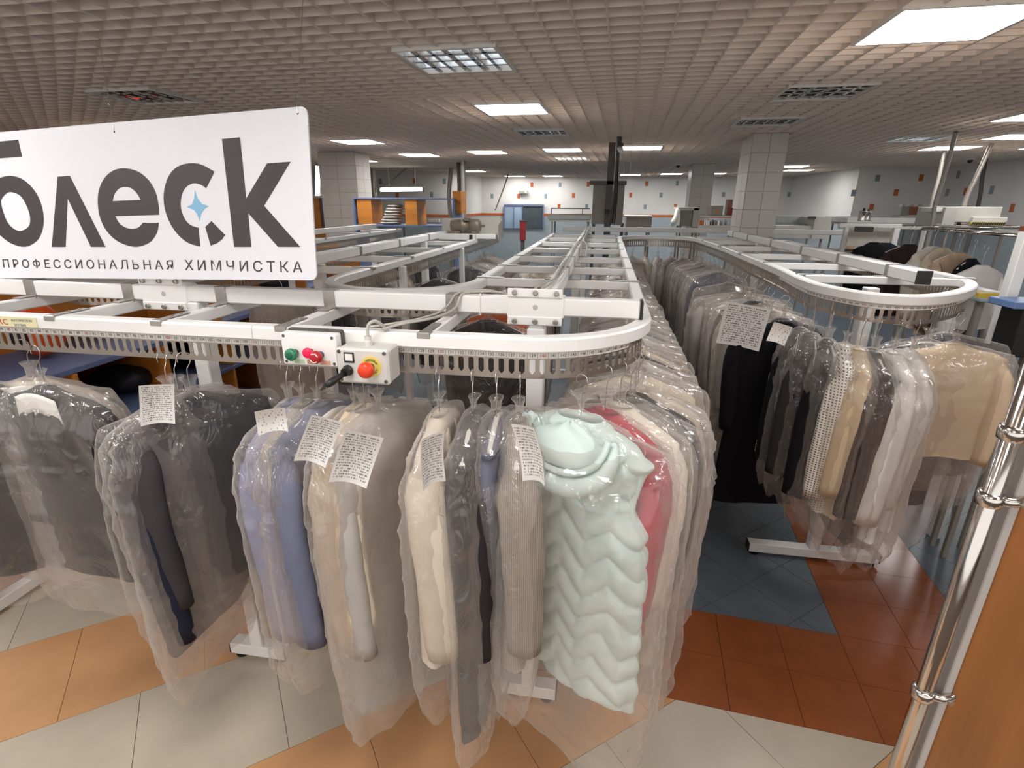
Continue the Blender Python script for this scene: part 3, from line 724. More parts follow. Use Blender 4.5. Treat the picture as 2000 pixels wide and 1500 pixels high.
MB().tube([(-.044, -.113, -.018), (-.055, -.135, -.026), (-.066, -.155, -.034), (-.074, -.168, -.039)], [.007, .009, .0105, .008], 12).build('lever', BLACK, eb, True)
MB().lathe([(.013, 0), (.013, .012), (.010, .016), (.010, .026)], (.0, -.045, .045), n=12).build('cable_gland', BOXG, eb)
MB().tube(cr([(.0, -.045, .068), (.002, -.042, .10), (.018, -.03, .112), (.034, -.005, .09), (.040, .01, .07)], 6), .005, 8).build('cable_loop', CABLE, eb, True)

# ================================================================== HANGING SIGN
SO = Vector((-.91114, 1.62, 1.80543)); SU = Vector((.99537, -.08983, .03425)).normalized(); SV = Vector((-.02079, .14672, .98896)).normalized(); SN = SU.cross(SV).normalized()
SH, SWD = .53, 1.78
def s3(u, v, d): return SO+SU*u+SV*v+SN*d
def s2(x, y):                                   # sign-plane coordinates of a spot on the artwork
    X, Y = x/3.0769, 180+y/3.0769; d = ray(X, Y); o = Vector((0, 0, H)); t = (SO-o).dot(SN)/d.dot(SN); p = o+d*t-SO
    return (p.dot(SU), p.dot(SV))
def rr(x0, x1, y0, y1, r, n=6):
    P = []
    for cx, cy, a in ((x1-r, y1-r, 0), (x0+r, y1-r, 90), (x0+r, y0+r, 180), (x1-r, y0+r, 270)):
        for k in range(n+1): P.append((cx+r*math.cos(math.radians(a+90*k/n)), cy+r*math.sin(math.radians(a+90*k/n))))
    return P
sign = empty('hanging_sign', tuple(SO), 0, 'white rectangular board with large dark Cyrillic lettering hung on thin wires above the rail', 'sign')
def sbuild(mb, name, m, smooth=False):
    o = mb.build(name, m, sign, smooth); o.matrix_parent_inverse = Matrix.Translation(-SO); return o
SGN = mat('sign_board', '#e3e2e6', .5, var=.01); SINK = mat('sign_ink', '#3b3536', .55, var=.02); SBL = mat('sign_star_blue', '#7fb4d2', .5, var=0)
sbuild(MB().prism(rr(-SWD, 0, 0, SH, .022), s3, -.006, 0), 'board', SGN)
from mathutils.geometry import tessellate_polygon
def letter(outer, holes=(), m=SINK, name='letter', sm=True):
    def smooth(P):
        return [s2(*p) for p in P]
    loops = [smooth(outer)]+[smooth(h) for h in holes]
    tris = tessellate_polygon([[Vector((a, b, 0)) for a, b in L] for L in loops]); flat = [p for L in loops for p in L]
    mb = MB(); mb.v = [tuple(s3(a, b, .0012)) for a, b in flat]+[tuple(s3(a, b, .0001)) for a, b in flat]; mb.f = [tuple(t) for t in tris]; k = 0
    for L in loops:
        n = len(L)
        for i in range(n): mb.f.append((k+i, k+(i+1) % n, len(flat)+k+(i+1) % n, len(flat)+k+i))
        k += n
    return sbuild(mb, name, m)
def sp(P, closed=True, n=4):                    # round off an outline
    q = [Vector((x, y, 0)) for x, y in P]; q = [q[-1]]+q+[q[0], q[1]] if closed else q
    c = cr(q, n); c = c[n:-n] if closed else c
    return [(v.x, v.y) for v in c]
letter([(1335, 282), (1443, 272), (1480, 640), (1607, 428), (1747, 418), (1588, 683), (1805, 930), (1672, 930), (1492, 727), (1510, 930), (1408, 930)])
letter([(348, 508), (420, 503), (635, 930), (548, 930), (407, 637), (395, 930), (313, 930)])
eo = sp([(957, 737), (955, 690), (935, 600), (890, 525), (825, 475), (745, 458), (675, 475), (620, 530), (592, 610), (592, 700), (612, 780), (655, 850), (715, 900), (790, 927), (850, 925), (910, 895), (945, 840), (955, 785)], False)
ei = sp([(860, 785), (835, 812), (800, 822), (760, 815), (720, 790), (692, 745)], False)
letter(eo+ei, [[(677, 655)]+sp([(680, 640), (690, 610), (715, 580), (750, 570), (790, 578), (825, 610), (847, 648)], False)])
letter(sp([(1240, 578), (1205, 555), (1160, 548), (1115, 575), (1090, 630), (1088, 700), (1110, 760), (1145, 798), (1193, 815)], False)+sp([(1205, 928), (1130, 905), (1065, 850), (1015, 770), (988, 680), (988, 590), (1015, 505), (1065, 450), (1135, 428), (1210, 435), (1290, 478)], False))
letter([(1235, 810), (1272, 775), (1353, 858), (1335, 885), (1305, 908), (1267, 922)])
letter([(1172, 590), (1178, 612), (1190, 642), (1213, 670), (1253, 685), (1228, 702), (1210, 730), (1200, 775), (1190, 742), (1170, 710), (1123, 690), (1155, 675), (1168, 640)], m=SBL, name='star')
letter(sp([(0, 515), (60, 503), (130, 520), (195, 575), (240, 650), (262, 740), (258, 820), (225, 890), (160, 928), (90, 918), (25, 880), (-40, 810), (-90, 720), (-115, 620), (-90, 560), (-50, 528)]),
       [sp([(12, 640), (45, 605), (80, 603), (125, 625), (160, 680), (182, 750), (175, 805), (130, 833), (85, 822), (45, 780), (20, 720), (8, 670)])])
letter([(-300, 326), (110, 287), (133, 387), (-170, 412), (-150, 520), (-90, 720), (-170, 640), (-230, 500)])
def line_text(body, xa, ya, xb, yb, hgt, name, bold=0):
    me = text_mesh(body, 1, .0, align='LEFT', space=1.45, off=bold)
    xs_ = [v.co.x for v in me.vertices]; ys_ = [v.co.y for v in me.vertices]; x0, x1, y1 = min(xs_), max(xs_), max(v.co.y for v in me.vertices); y0 = 0
    a = s2(xa, ya); b = s2(xb, yb); c = s2(xa, ya-hgt); hh = (Vector(c)-Vector(a)).length; d2 = Vector((b[0]-a[0], b[1]-a[1])); L = d2.length; d2.normalize(); nrm = Vector((-d2.y, d2.x))
    for v in me.vertices:
        px = (v.co.x-x0)/(x1-x0)*L; py = (v.co.y-y0)/(y1-y0)*hh; q = Vector(a)+d2*px+nrm*py; v.co = s3(q.x, q.y, .0008)-SO
    par = list(range(len(me.vertices)))
    def fd(a):
        while par[a] != a: par[a] = par[par[a]]; a = par[a]
        return a
    for e in me.edges: par[fd(e.vertices[0])] = fd(e.vertices[1])
    isl = {}
    for p in me.polygons: isl.setdefault(fd(p.vertices[0]), []).append(p)
    def cxs(ps): return min(me.vertices[v].co.dot(SU) for p in ps for v in p.vertices)
    for ci, ps in enumerate(sorted(isl.values(), key=cxs)):
        ix = {}; mb = MB(); ch = body.replace(' ', '')[ci] if len(isl) == len(body.replace(' ', '')) else ''
        if ch in 'ФЬ' and ch:
            us = [me.vertices[v].co.dot(SU) for p in ps for v in p.vertices]; vs_ = [me.vertices[v].co.dot(SV) for p in ps for v in p.vertices]
            u0, u1, v0, v1 = min(us), max(us), min(vs_), max(vs_); W_, H_ = u1-u0, v1-v0; t_ = H_*.15
            def loop(cx, cy, rx, ry, a0=0, a1=360, n=24): return [(cx+rx*math.cos(math.radians(a0+(a1-a0)*k/n)), cy+ry*math.sin(math.radians(a0+(a1-a0)*k/n))) for k in range(n if a1-a0 == 360 else n+1)]
            if ch == 'Ф':
                mx = u0+W_/2; my = v0+H_*.52; A = loop(mx, my, W_/2, H_*.34); quads = []; B = loop(mx, my, W_/2-t_, H_*.34-t_*.8); n_ = len(A)
                mb.v = [tuple(SU*a+SV*b+SN*.0010) for a, b in A+B]; mb.f = [(k, (k+1) % n_, n_+(k+1) % n_, n_+k) for k in range(n_)]
                k = len(mb.v); mb.v += [tuple(SU*a+SV*b+SN*.0011) for a, b in ((mx-t_/2, v0), (mx+t_/2, v0), (mx+t_/2, v1), (mx-t_/2, v1))]; mb.f.append((k, k+1, k+2, k+3))
            else:
                rr_ = H_*.29; A = [(u0, v0)]+loop(u1-rr_, v0+rr_, rr_, rr_, -90, 90)+[(u0, v0+2*rr_)]; B = [(u0+t_, v0+t_*.9)]+loop(u1-rr_, v0+rr_, rr_-t_, rr_-t_*.9, -90, 90)+[(u0+t_, v0+2*rr_-t_*.9)]; n_ = len(A)
                mb.v = [tuple(SU*a+SV*b+SN*.0010) for a, b in A+B]; mb.f = [(k, (k+1) % n_, n_+(k+1) % n_, n_+k) for k in range(n_)]
                k = len(mb.v); mb.v += [tuple(SU*a+SV*b+SN*.0011) for a, b in ((u0, v0), (u0+t_, v0), (u0+t_, v1), (u0, v1))]; mb.f.append((k, k+1, k+2, k+3))
            mb.build('letter', SINK, sign); continue
        for p in ps:
            for v in p.vertices:
                if v not in ix: ix[v] = len(mb.v); mb.v.append(tuple(me.vertices[v].co))
            mb.f.append(tuple(ix[v] for v in p.vertices))
        mb.build('letter', SINK, sign)
    bpy.data.meshes.remove(me)
line_text('ПРОФЕССИОНАЛЬНАЯ', 22, 1054, 1045, 1066, 52, 'lettering', .007)
line_text('ХИМЧИСТКА', 1113, 1069, 1820, 1084, 62, 'lettering', .006)
def wire(pts, r=.0011): return MB().tube(pts, r, 6)
WIRE = mat('wire', '#cfcac4', .3, .8, var=0)
for (bx, by), top in (((687, 238), atZ(192, 66, HC+.01)), ((1789, 128), atZ(595, -50, HC+.01))):
    u, v = s2(bx, by); p = s3(u, v, .002); m_ = wire([s3(u, v, -.008), p, p+SV*.02, top]); m_.lathe([(.001, -.006), (.005, -.003), (.005, .003), (.001, .006)], p.lerp(top, .22), tuple(top-p), 8)
    sbuild(m_, 'hanging_wire', WIRE)
    sbuild(MB().lathe([(.0035, 0), (.0035, .0006)], s3(u, v, .0002), tuple(SN), 10), 'eyelet', BLACK)

# ================================================================== GARMENTS
HOOKZ = 1.5845
hookm = None
def hook_mesh():
    return MB().tube(cr([(-.021, 0, -.026), (-.021, 0, -.008), (-.012, 0, .0035), (0, 0, .0045), (.012, 0, -.001), (.017, 0, -.016), (.012, 0, -.034), (.002, 0, -.05), (0, 0, -.075), (0, 0, -.155)], 5), .0016, 6).mesh('hook', mat('hook_wire', '#cdc8c0', .25, .9, var=0), True)
HOOK = hook_mesh()
def superell(a, b, th, e=2.4):
    c, s = math.cos(th), math.sin(th); return a*math.copysign(abs(c)**(2/e), c), b*math.copysign(abs(s)**(2/e), s)
def interp(T, z):
    """T: [(z, v1, v2..)] descending z"""
    if z >= T[0][0]: return T[0][1:]
    for p, q in zip(T, T[1:]):
        if z >= q[0]:
            f = (z-p[0])/(q[0]-p[0]); f = f*f*(3-2*f)*.5+f*.5; return tuple(a+(b-a)*f for a, b in zip(p[1:], q[1:]))
    return T[-1][1:]
def loft(T, nu, nv, seed=0, amp=.004, ampz=0, fold=.006, e=2.4, hem=0, quilt=None, zs=None, cx=None, cap=True, crink=0):
    """body of revolution-like ellipses: T rows (z, a, b); folds run downwards"""
    mb = MB(); zt, zb = T[0][0], T[-1][0]; so = Vector((seed*7.3, seed*3.1, seed*1.7))
    for j in range(nv+1):
        f = j/nv; f = f**1.35; z = zt+(zb-zt)*f; a, b = interp(T, z)[:2]
        for i in range(nu):
            th = 2*PI*i/nu; x, y = superell(a, b, th, e); dn = Vector((math.cos(th), math.sin(th)*1.0, 0))
            d = noise.noise(Vector((x*6, y*9, z*3))+so)*amp*2
            g_ = min(1, max(0, (zt-z-.05)/.25)); d += noise.noise(Vector((th*2.6, z*1.1, 3))+so)*fold*2*g_
            if crink:
                zr = zt-z; crink_ = crink*(1.5 if .09 < zr < .36 else .65 if zr < .8*(zt-zb) else 1.2)
                q = Vector((x*11, y*11, z*7))+so; r_ = 1-abs(noise.noise(q+Vector((z*4, 0, x*3)))*2); d += (r_*r_-.5)*crink_
                q2 = Vector((x*26, y*26, z*15))+so; d += (abs(noise.noise(q2))-.2)*crink_*.9
            if quilt: d += quilt(th, z, x, y)
            hz = 0
            if crink and .09 < zt-z < .17: hz = (.012+.030*abs(noise.noise(Vector((seed, math.copysign(3, x), 1)))))*min(1, (abs(x)/max(T[6][1], .01)))**7*(1-abs((zt-z-.125)/.045))
            if hem and j > nv*.72: hz += hem*noise.noise(Vector((th*1.3, 0, seed*5.1)))*((j/nv-.72)/.28)
            mb.v.append((x+dn.x*d, y+dn.y*d, z+hz))
    for j in range(nv):
        for i in range(nu):
            i2 = (i+1) % nu; mb.f.append((j*nu+i, (j+1)*nu+i, (j+1)*nu+i2, j*nu+i2))
    if cap: mb.f.append(tuple(range(nu))[::-1]); mb.f.append(tuple(nv*nu+i for i in range(nu)))
    return mb
def bodyT(L, sh=.205, waist=.185, hemw=.215, th=.055, top=-.118):
    return [(top, .045, .022), (top-.02, .085, .030), (top-.045, sh*.80, .036), (top-.068, sh, .040), (top-.12, sh+.004, th), (top-.30, waist+.01, th+.005), (top-.42, waist, th), (top-L*.85, hemw-.008, th+.002), (top-L, hemw, th)]
def sleeve(side, L, r, fwd=.03, out=.03, sh=.205, seed=0, top=-.185, n=14, bend=.02):
    s = side; P = []; R = []
    for k in range(n+1):
        f = k/n; P.append(Vector((s*(sh-.035+(out+.01)*math.sin(min(1, f*2.2)*PI/2)-bend*f*f), -fwd*f-.008*math.sin(f*PI), top+.002-L*f)))
        R.append(r*(.30+.77*min(1, f*6)**.6)*(1-.22*f)*(1+.05*noise.noise(Vector((f*7, seed, s)))))
    mb = MB(); nn = 18
    for k, p in enumerate(P):
        for j in range(nn):
            a = 2*PI*j/nn; d = R[k]*(1+.10*noise.noise(Vector((math.cos(a)*1.4, math.sin(a)*1.4, k*.45+seed*3))))
            mb.v.append((p.x+math.cos(a)*d*.80, p.y+math.sin(a)*d*1.12, p.z))
    for k in range(n):
        for j in range(nn):
            j2 = (j+1) % nn; mb.f.append((k*nn+j, (k+1)*nn+j, (k+1)*nn+j2, k*nn+j2))
    mb.f.append(tuple(range(nn))[::-1])
    b = len(mb.v); q = P[-1]                                        # cuff: turned in and dark inside
    for j in range(nn):
        v = mb.v[n*nn+j]; mb.v.append((q.x+(v[0]-q.x)*.86, q.y+(v[1]-q.y)*.86, v[2]+.004))
    for j in range(nn):
        j2 = (j+1) % nn; mb.f.append((n*nn+j, b+j, b+j2, n*nn+j2))
    for j in range(nn):
        v = mb.v[b+j]; mb.v.append((v[0], v[1], v[2]+.05))
    for j in range(nn):
        j2 = (j+1) % nn; mb.f.append((b+j, b+nn+j, b+nn+j2, b+j2))
    mb.f.append(tuple(b+nn+j for j in range(nn)))
    return mb, P, R
def panel(fn, nu, nv, th=.003):
    """thin cloth flap with thickness"""
    mb = MB(); mb.grid(fn, nu, nv); n = len(mb.v); mb.v += [(x, y+th, z) for x, y, z in mb.v]; F = list(mb.f); mb.f += [tuple(n+i for i in f)[::-1] for f in F]
    c = nu+1; ed = [i for i in range(c)]+[j*c+nu for j in range(1, nv+1)]+[nv*c+i for i in range(nu-1, -1, -1)]+[j*c for j in range(nv-1, 0, -1)]
    for a, b in zip(ed, ed[1:]+ed[:1]): mb.f.append((a, n+a, n+b, b))
    return mb
def lapels(p, m, th=.055, depth=.26, top=-.118, color_m=None, wide=.07):
    for s in (-1, 1):
        def fn(u, v, s=s):
            z = top-.030-v*depth; inner = .035*(1-v)+.004; wd = wide*math.sin(min(1, v*1.8+.12)*PI/2)*(1-max(0, v-.45)/.55)**.8+.004
            x = s*(inner+wd*u); bb = interp(bodyT(.7, .205, .185, .213, th), z)[1]; y = -bb-.004-.004*math.sin(u*PI)
            return (x, y, z-.010*u*(1-v))
        panel(fn, 4, 10, .004).build('lapel', m, p, True)
def collar(p, m, top=-.120, r=.056, h=.036, y=.028):
    mb = MB()
    def fn(u, v):
        a = PI*(1.12*u-.06)*1.0; return (r*math.cos(a)*(1+.12*v), y*math.sin(a)*(1+.5*v)-.004, top-h*v*1.0-.02*abs(math.cos(a)))
    panel(fn, 14, 3, .004).build('collar', m, p, True)
def bag_rows(L, sh, th, flare=.028, top=-.084):
    return [(top+.030, flare, .020), (top+.010, .016, .012), (top-.018, .011, .010), (top-.036, .070, .036), (top-.055, sh*.58, .046), (top-.085, sh*.92, .056), (top-.125, sh+.000, th*.85), (top-.20, sh+.020, th), (top-.35, sh+.022, th*1.02), (top-L*.8, sh+.015, th*.98), (top-L*.94, sh+.005, th*.85), (top-L, sh-.015, th*.7)]
def bag(p, L, sh=.23, th=.085, seed=0, nu=56, nv=80, crink=.012, fold=.010, hem=.06, m=None, name='garment_bag', flare=.028):
    mb = loft(bag_rows(L, sh, th, flare), nu, nv, seed, .006, fold=fold, e=2.2, hem=hem, cap=False, crink=crink)
    return mb.build(name, m or FILM, p, True)
def ticket(p, loc, rot, w_=.105, h=.15, m=None, curl=.012, seed=0):
    mb = MB(); mb.grid(lambda u, v: ((u-.5)*w_, curl*math.sin(u*PI)*(.3+v)+.01*math.sin(v*3+seed), -v*h), 6, 8, uv=True)
    o = mb.build('ticket', m or TICK, p, True); o.location = loc; o.rotation_euler = rot; return o
def neckcard(p, w_=.095, h=.085, m=None, y=.052, top=-.126):
    """white card cover over the hanger's neck"""
    def fn(u, v):
        x = (u-.5)*2; ww = w_*(1-.10*(1-v)); return (x*ww, -(y-.006*x*x), top-.022*x*x-h*v*(1-.25*(1-abs(x))))
    panel(fn, 10, 4, .002).build('hanger_card', m or PAPER, p, True)
def hanger(p, m, w_=.195, top=-.125):
    P = cr([(-w_, 0, top-.062), (-w_*.75, 0, top-.040), (-w_*.3, 0, top-.010), (0, 0, top), (w_*.3, 0, top-.010), (w_*.75, 0, top-.040), (w_, 0, top-.062)], 4)
    MB().tube(P, .0065, 8, ell=1.3).build('hanger', m, p, True)
def ticket_at(r, px, py, Y, w_, h, roll=0, m=None, face=None, lean=.12):
    p = atY(px, py, Y); M_ = Matrix.Translation(r.location) @ Matrix.Rotation(r.rotation_euler.z, 4, 'Z')
    a = math.atan2(-p.y, -p.x) if face is None else face
    q = M_.inverted() @ p; o = ticket(r, tuple(q), (0, 0, 0), w_, h, m); o.rotation_euler = (lean, roll, a+PI/2-r.rotation_euler.z); return r
HANG = mat('hanger_plastic', '#d9d5cf', .4, var=0)
def buttons_col(p, x, y, z0, dz, n, m, r=.009, ax=(0, -1, 0)):
    for k in range(n): MB().lathe([(r, 0), (r, .002), (r*.7, .0035), (r*.3, .003)], (x, y, z0-k*dz), ax, 12).build('button', m, p)
def fabric(name, col, **k): return mat('cloth_'+name, col, .85, var=k.pop('var', .07), vs=k.pop('vs', 14), bump=k.pop('bump', .12), bs=k.pop('bs', 160), spec=.2, **k)
HI, LO = 1, 0
gcount = [0]
def garment(x, y, yaw, kind, m, L=.70, name=None, label=None, cat=None, group=None, bagL=None, sl=.56, film=None, hi=True, opts=(), z=HOOKZ, sh=.205, th=.052, seed=None, tilt=0, drop=0):
    gcount[0] += 1; seed = seed if seed is not None else gcount[0]*1.37
    names = dict(jacket='bagged_jacket', coat='bagged_coat', shirt='bagged_shirt', vest='bagged_vest', trousers='bagged_trousers', dress='bagged_dress')
    r = empty(name or names.get(kind, 'bagged_garment'), (x, y, z), yaw, label, cat or kind, group)
    inst(HOOK, 'hook', r)
    if drop: 
        pass
    q = 1 if hi else .6
    nu, nv = int(36*q), int(34*q)
    if kind in ('jacket', 'coat', 'shirt', 'blouse'):
        body = loft(bodyT(L, sh, sh-.02, sh+.008, th), nu, nv, seed, .004, fold=.007, hem=.02).build({'jacket': 'jacket_body', 'coat': 'coat_body'}.get(kind, 'shirt_body'), m, r, True)
        for s in (-1, 1):
            mb, P, R = sleeve(s, sl, .056, sh=sh, seed=seed, n=12 if hi else 7); so = mb.build('sleeve', m, r, True)
            if 'cuffs' in opts:
                bm = opts['cuffs']
                for k in range(4): MB().lathe([(.0075, 0), (.0075, .002), (.003, .003)], (P[-1].x-.012*s*0, P[-1].y-R[-1]*1.12, P[-1].z+.03+.018*k), (0, -1, 0), 10).build('button', bm, so)
        if kind != 'blouse' and 'lap' in opts or kind == 'jacket' and hi: lapels(r, m, th)
        if kind in ('shirt', 'coat') or hi: collar(r, m)
        if 'buttons' in opts: buttons_col(r, .0, -(th+.009), -.42, .085, 3, opts['buttons'])
        if 'pockets' in opts:
            for s in (-1, 1): MB().bbox(s*.12-.06, s*.12+.06, -(th+.010), -(th-.004), -.118-L*.68-.03, -.118-L*.68, .004).build('pocket_flap', m, r)
    elif kind == 'trousers':
        for s in (-1, 1): loft([(-.16, .10, .022), (-.20, .105, .03), (-.4, .10, .035), (-.16-L, .085, .03)], 20, 16, seed+s, .004, fold=.005).build('trouser_leg', m, r, True).location = (s*.102, 0, 0)
        loft([(-.128, .02, .010), (-.145, .11, .020), (-.17, .175, .026), (-.21, .185, .029)], 24, 6, seed, .002).build('waistband', m, r, True)
    if kind != 'vest': hanger(r, HANG)
    if 'card' in opts: neckcard(r)
    if 'tick' in opts:
        for t in opts['tick']: ticket(r, *t)
    if film != 'none':
        bl = bagL or L+.20
        bag(r, bl, sh+(.045 if kind != 'trousers' else .02), th+.036, seed, int(56*q), int(80*q), m=film or FILM, crink=.009 if hi else .012)
    for c_ in r.children:
        if not c_.name.startswith('hook'): c_.location.z -= .022
    return r

# ---- cloth colours
BLK = fabric('black_wool', '#131115'); NAVY = fabric('navy', '#222433'); CHAR = fabric('charcoal', '#312e30'); DGREY = fabric('dark_grey', '#3f3b3e')
LAV = fabric('lavender_blue', '#8e90ad', var=.05); PIN = wave_mat('cloth_grey_pinstripe', '#b0a9a2', '#9b948e', 60, 'Y'); CHK = fabric('slate_blue', '#75798f', var=.06)
CREAM = fabric('cream', '#e3cfae', var=.04); IVORY = fabric('ivory', '#e9e0d0', var=.03); PGREY = fabric('pale_grey', '#b5b0aa', var=.05); LINEN = fabric('linen', '#e0d4c2', var=.04)
BLGR = fabric('blue_grey', '#6f7180'); TAUPE = wave_mat('cloth_taupe_stripe', '#a3978a', '#857a70', 55, 'Y'); ROSE = fabric('raspberry', '#b8414f', var=.05); WHT = fabric('white', '#e6e3df', var=.02)
HOUND = wave_mat('cloth_houndstooth', '#e8e2d6', '#5a524d', 26, 'Z', w2='Y'); BEIGE = fabric('beige', '#d3bd9d', var=.03); BROWN = fabric('dark_brown', '#3a2f2d'); SAND = fabric('sand', '#dcc6a8', var=.03)
ORNG = fabric('orange', '#d9641d'); MINT = fabric('mint', '#d3e2dd', var=.02, bump=.05); GREYB = fabric('mid_grey', '#8b8681'); BTW = mat('pearl_button', '#efece6', .2, var=0); BTB = mat('brass_button', '#c09a5a', .3, .8, var=0)
R = math.radians
GF = 'bagged clothes on the front rail'
# front rail, left to right
garment(-1.965, FY+.055, R(14), 'shirt', IVORY, .60, label='milky bag with pale shirt hanging behind the black blazer at the far left', cat='shirt', group=GF, film=FILM2, opts={'card': 1, 'tick': [((-.13, -.06, -.13), (0, 0, .1), .16, .12, TICK2)]}, bagL=.85, sh=.22)
garment(-1.845, FY-.005, R(-4), 'jacket', BLK, .73, name='bagged_blazer', label='black blazer facing forward with white hanger card, leftmost on the front rail', cat='jacket', group=GF, opts={'card': 1, 'pockets': 1}, sh=.245, sl=.64, bagL=.93)
garment(-2.10, FY-.03, R(30), 'jacket', CHAR, .74, name='bagged_blazer', label='charcoal jacket cut by the left frame edge beside the black blazer', cat='jacket', group=GF, bagL=.9)
g1 = garment(-1.372, FY, R(93), 'jacket', NAVY, .86, label='navy jacket seen edge-on, first of the three dark ones with a paper ticket', cat='jacket', group=GF, bagL=1.06, sl=.74, sh=.23)
ticket_at(g1, 306, 752, 1.25, .085, .13, R(8))
garment(-1.338, FY, R(88), 'jacket', DGREY, .78, label='dark grey jacket seen edge-on in the middle of the three dark ones', cat='jacket', group=GF, bagL=1.0, sl=.60, sh=.22)
garment(-1.300, FY+.01, R(55), 'jacket', BLK, .70, label='black jacket turned half forward, right of the three dark ones', cat='jacket', group=GF, bagL=.95, sl=.58, sh=.235)
garment(-.945, FY, R(90), 'jacket', LAV, .72, label='lavender blue jacket with white cuff buttons seen edge-on', cat='jacket', group=GF, opts={'cuffs': BTW}, bagL=.90, sl=.66, sh=.225)
g2 = garment(-.900, FY, R(87), 'jacket', PIN, .74, label='grey pinstripe jacket between the lavender and the slate blue ones', cat='jacket', group=GF, opts={'card': 1}, bagL=.92, sl=.66, sh=.21)
ticket_at(g2, 527, 800, 1.19, .075, .075, 0, TICK2)
garment(-.845, FY, R(80), 'jacket', CHK, .76, label='slate blue jacket with white hanger card left of the cream one', cat='jacket', group=GF, opts={'card': 1}, bagL=.95, sl=.68, sh=.215)
g3 = garment(-.725, FY, R(88), 'jacket', CREAM, .76, label='cream jacket with printed ticket left of the long pale grey coat', cat='jacket', group=GF, bagL=.92, sl=.68, sh=.215)
ticket_at(g3, 640, 818, 1.13, .080, .14, R(24))
garment(-.690, FY, R(84), 'shirt', IVORY, .74, label='ivory shirt squeezed between the cream jacket and long grey coat', cat='shirt', group=GF, bagL=.88, sl=.60, sh=.20)
g4 = garment(-.645, FY, R(72), 'coat', PGREY, 1.02, label='long pale grey coat with a large printed ticket on its shoulder', cat='coat', group=GF, bagL=1.18, sl=.70, sh=.215, th=.06, film=FILM2)
ticket_at(g4, 712, 848, 1.10, .095, .155, R(20))
g5 = garment(-.452, FY, R(92), 'jacket', LINEN, .78, label='linen coloured jacket with long ticket hanging alone right of the red mushroom', cat='jacket', group=GF, bagL=1.02, sl=.68, sh=.205)
ticket_at(g5, 846, 850, 1.16, .070, .16, R(-4), face=R(-40))
garment(-.347, FY, R(94), 'coat', CHAR, 1.08, label='long charcoal coat in crinkled film, the darkest at the middle', cat='coat', group=GF, bagL=1.22, sl=.66, sh=.205)
garment(-.275, FY, R(93), 'dress', BLGR, .80, name='bagged_trousers', label='narrow blue grey trousers in a long slim bag beside the charcoal coat', cat='trousers', group=GF, bagL=1.06, sh=.155, th=.025) if False else garment(-.275, FY, R(93), 'trousers', BLGR, .66, label='narrow blue grey trousers in a slim bag beside the charcoal coat', cat='trousers', group=GF, bagL=1.08, sh=.18, th=.03)
g6 = garment(-.205, FY, R(96), 'jacket', TAUPE, .76, label='taupe striped jacket with ticket just left of the mint vest', cat='jacket', group=GF, bagL=.98, sl=.62, sh=.20)
ticket_at(g6, 1020, 832, 1.15, .070, .16, R(-8), face=R(-120))

# quilted mint vest with hood
def vest(x, y, yaw):
    r = empty('bagged_vest', (x, y, HOOKZ), yaw, 'mint white quilted hooded vest in a clear bag at the rail corner', 'vest', 'bagged clothes round the corner of the rail')
    inst(HOOK, 'hook', r)
    def q(th, z, xx, yy):
        f_ = 1 if math.sin(th) < 0 else -1
        u = xx*12.5+1.0*noise.noise(Vector((xx*3, z*3, f_))); zig = abs((u % 2)-1)
        row = -z*10.5+.80*zig+.25*noise.noise(Vector((xx*6, z*6, f_*3)))
        fr = row-math.floor(row); cl = (u*.5+math.floor(row)*.5) % 1.0
        pf = max(0, math.sin(fr*PI))**.55*(.62+.38*max(0, math.sin(cl*PI))**.4)
        return .021*pf-.006+.003*noise.noise(Vector((xx*30, z*30, 2)))
    T = [(-.12, .06, .028), (-.145, .12, .038), (-.175, .200, .045), (-.21, .225, .055), (-.26, .195, .062), (-.36, .178, .068), (-.45, .225, .074), (-.56, .238, .078), (-.8, .245, .076), (-1.04, .255, .072), (-1.06, .252, .060)]
    loft(T, 220, 230, 3, .004, fold=.006, quilt=q, hem=.03, e=2.3).build('vest_body', MINT, r, True)
    # hood: body lying on the back of the neck, with a fat rolled edge drooping in a crescent
    def hf(u, v):
        a = 2*PI*u; e_ = math.sin(v*PI)**.5 if 0 < v < 1 else 0; x_ = .150*e_*math.cos(a); z = -.125-.17*v-.02*abs(math.cos(a)); y_ = -.035+.085*e_*math.sin(a)*(1 if math.sin(a) < 0 else .3)
        return (x_-.015, y_+.005*noise.noise(Vector((x_*20, z*25, 1))), z)
    h = MB().grid(hf, 48, 20, wrap=True).build('hood', MINT, r, True)
    P = cr([(-.150, -.03, -.145), (-.165, -.070, -.20), (-.140, -.095, -.255), (-.06, -.11, -.290), (.05, -.11, -.290), (.125, -.095, -.255), (.150, -.070, -.205), (.135, -.03, -.155)], 6)
    MB().tube(P, [.014+.024*math.sin(PI*k/(len(P)-1))**.7+.004*noise.noise(Vector((k*.9, 0, 0))) for k in range(len(P))], 16, ell=.8).build('hood_edge', MINT, h, True)
    P2 = [(a_[0]*.93, a_[1]-.012, a_[2]+.046) for a_ in P[4:-4]]
    MB().tube(P2, .010, 8).build('hood_seam', MINT, h, True)
    for s in (-1, 1):
        Pz = cr([(s*.222, 0, -.215), (s*.205, -.0, -.26), (s*.188, -.0, -.36), (s*.222, -.0, -.44)], 6)
        MB().tube(Pz, .012, 10).build('armhole_trim', MINT, r, True)
    bag(r, 1.24, .305, .20, 5, 60, 90, crink=.010, hem=.16, flare=.05)
    return r
def onA(t, off=0):
    p, tg, nn = pathA.at(t); return p+nn*off, math.atan2(nn.y, nn.x)
TCOR = 3.3-.225
GC = 'bagged clothes round the corner of the rail'
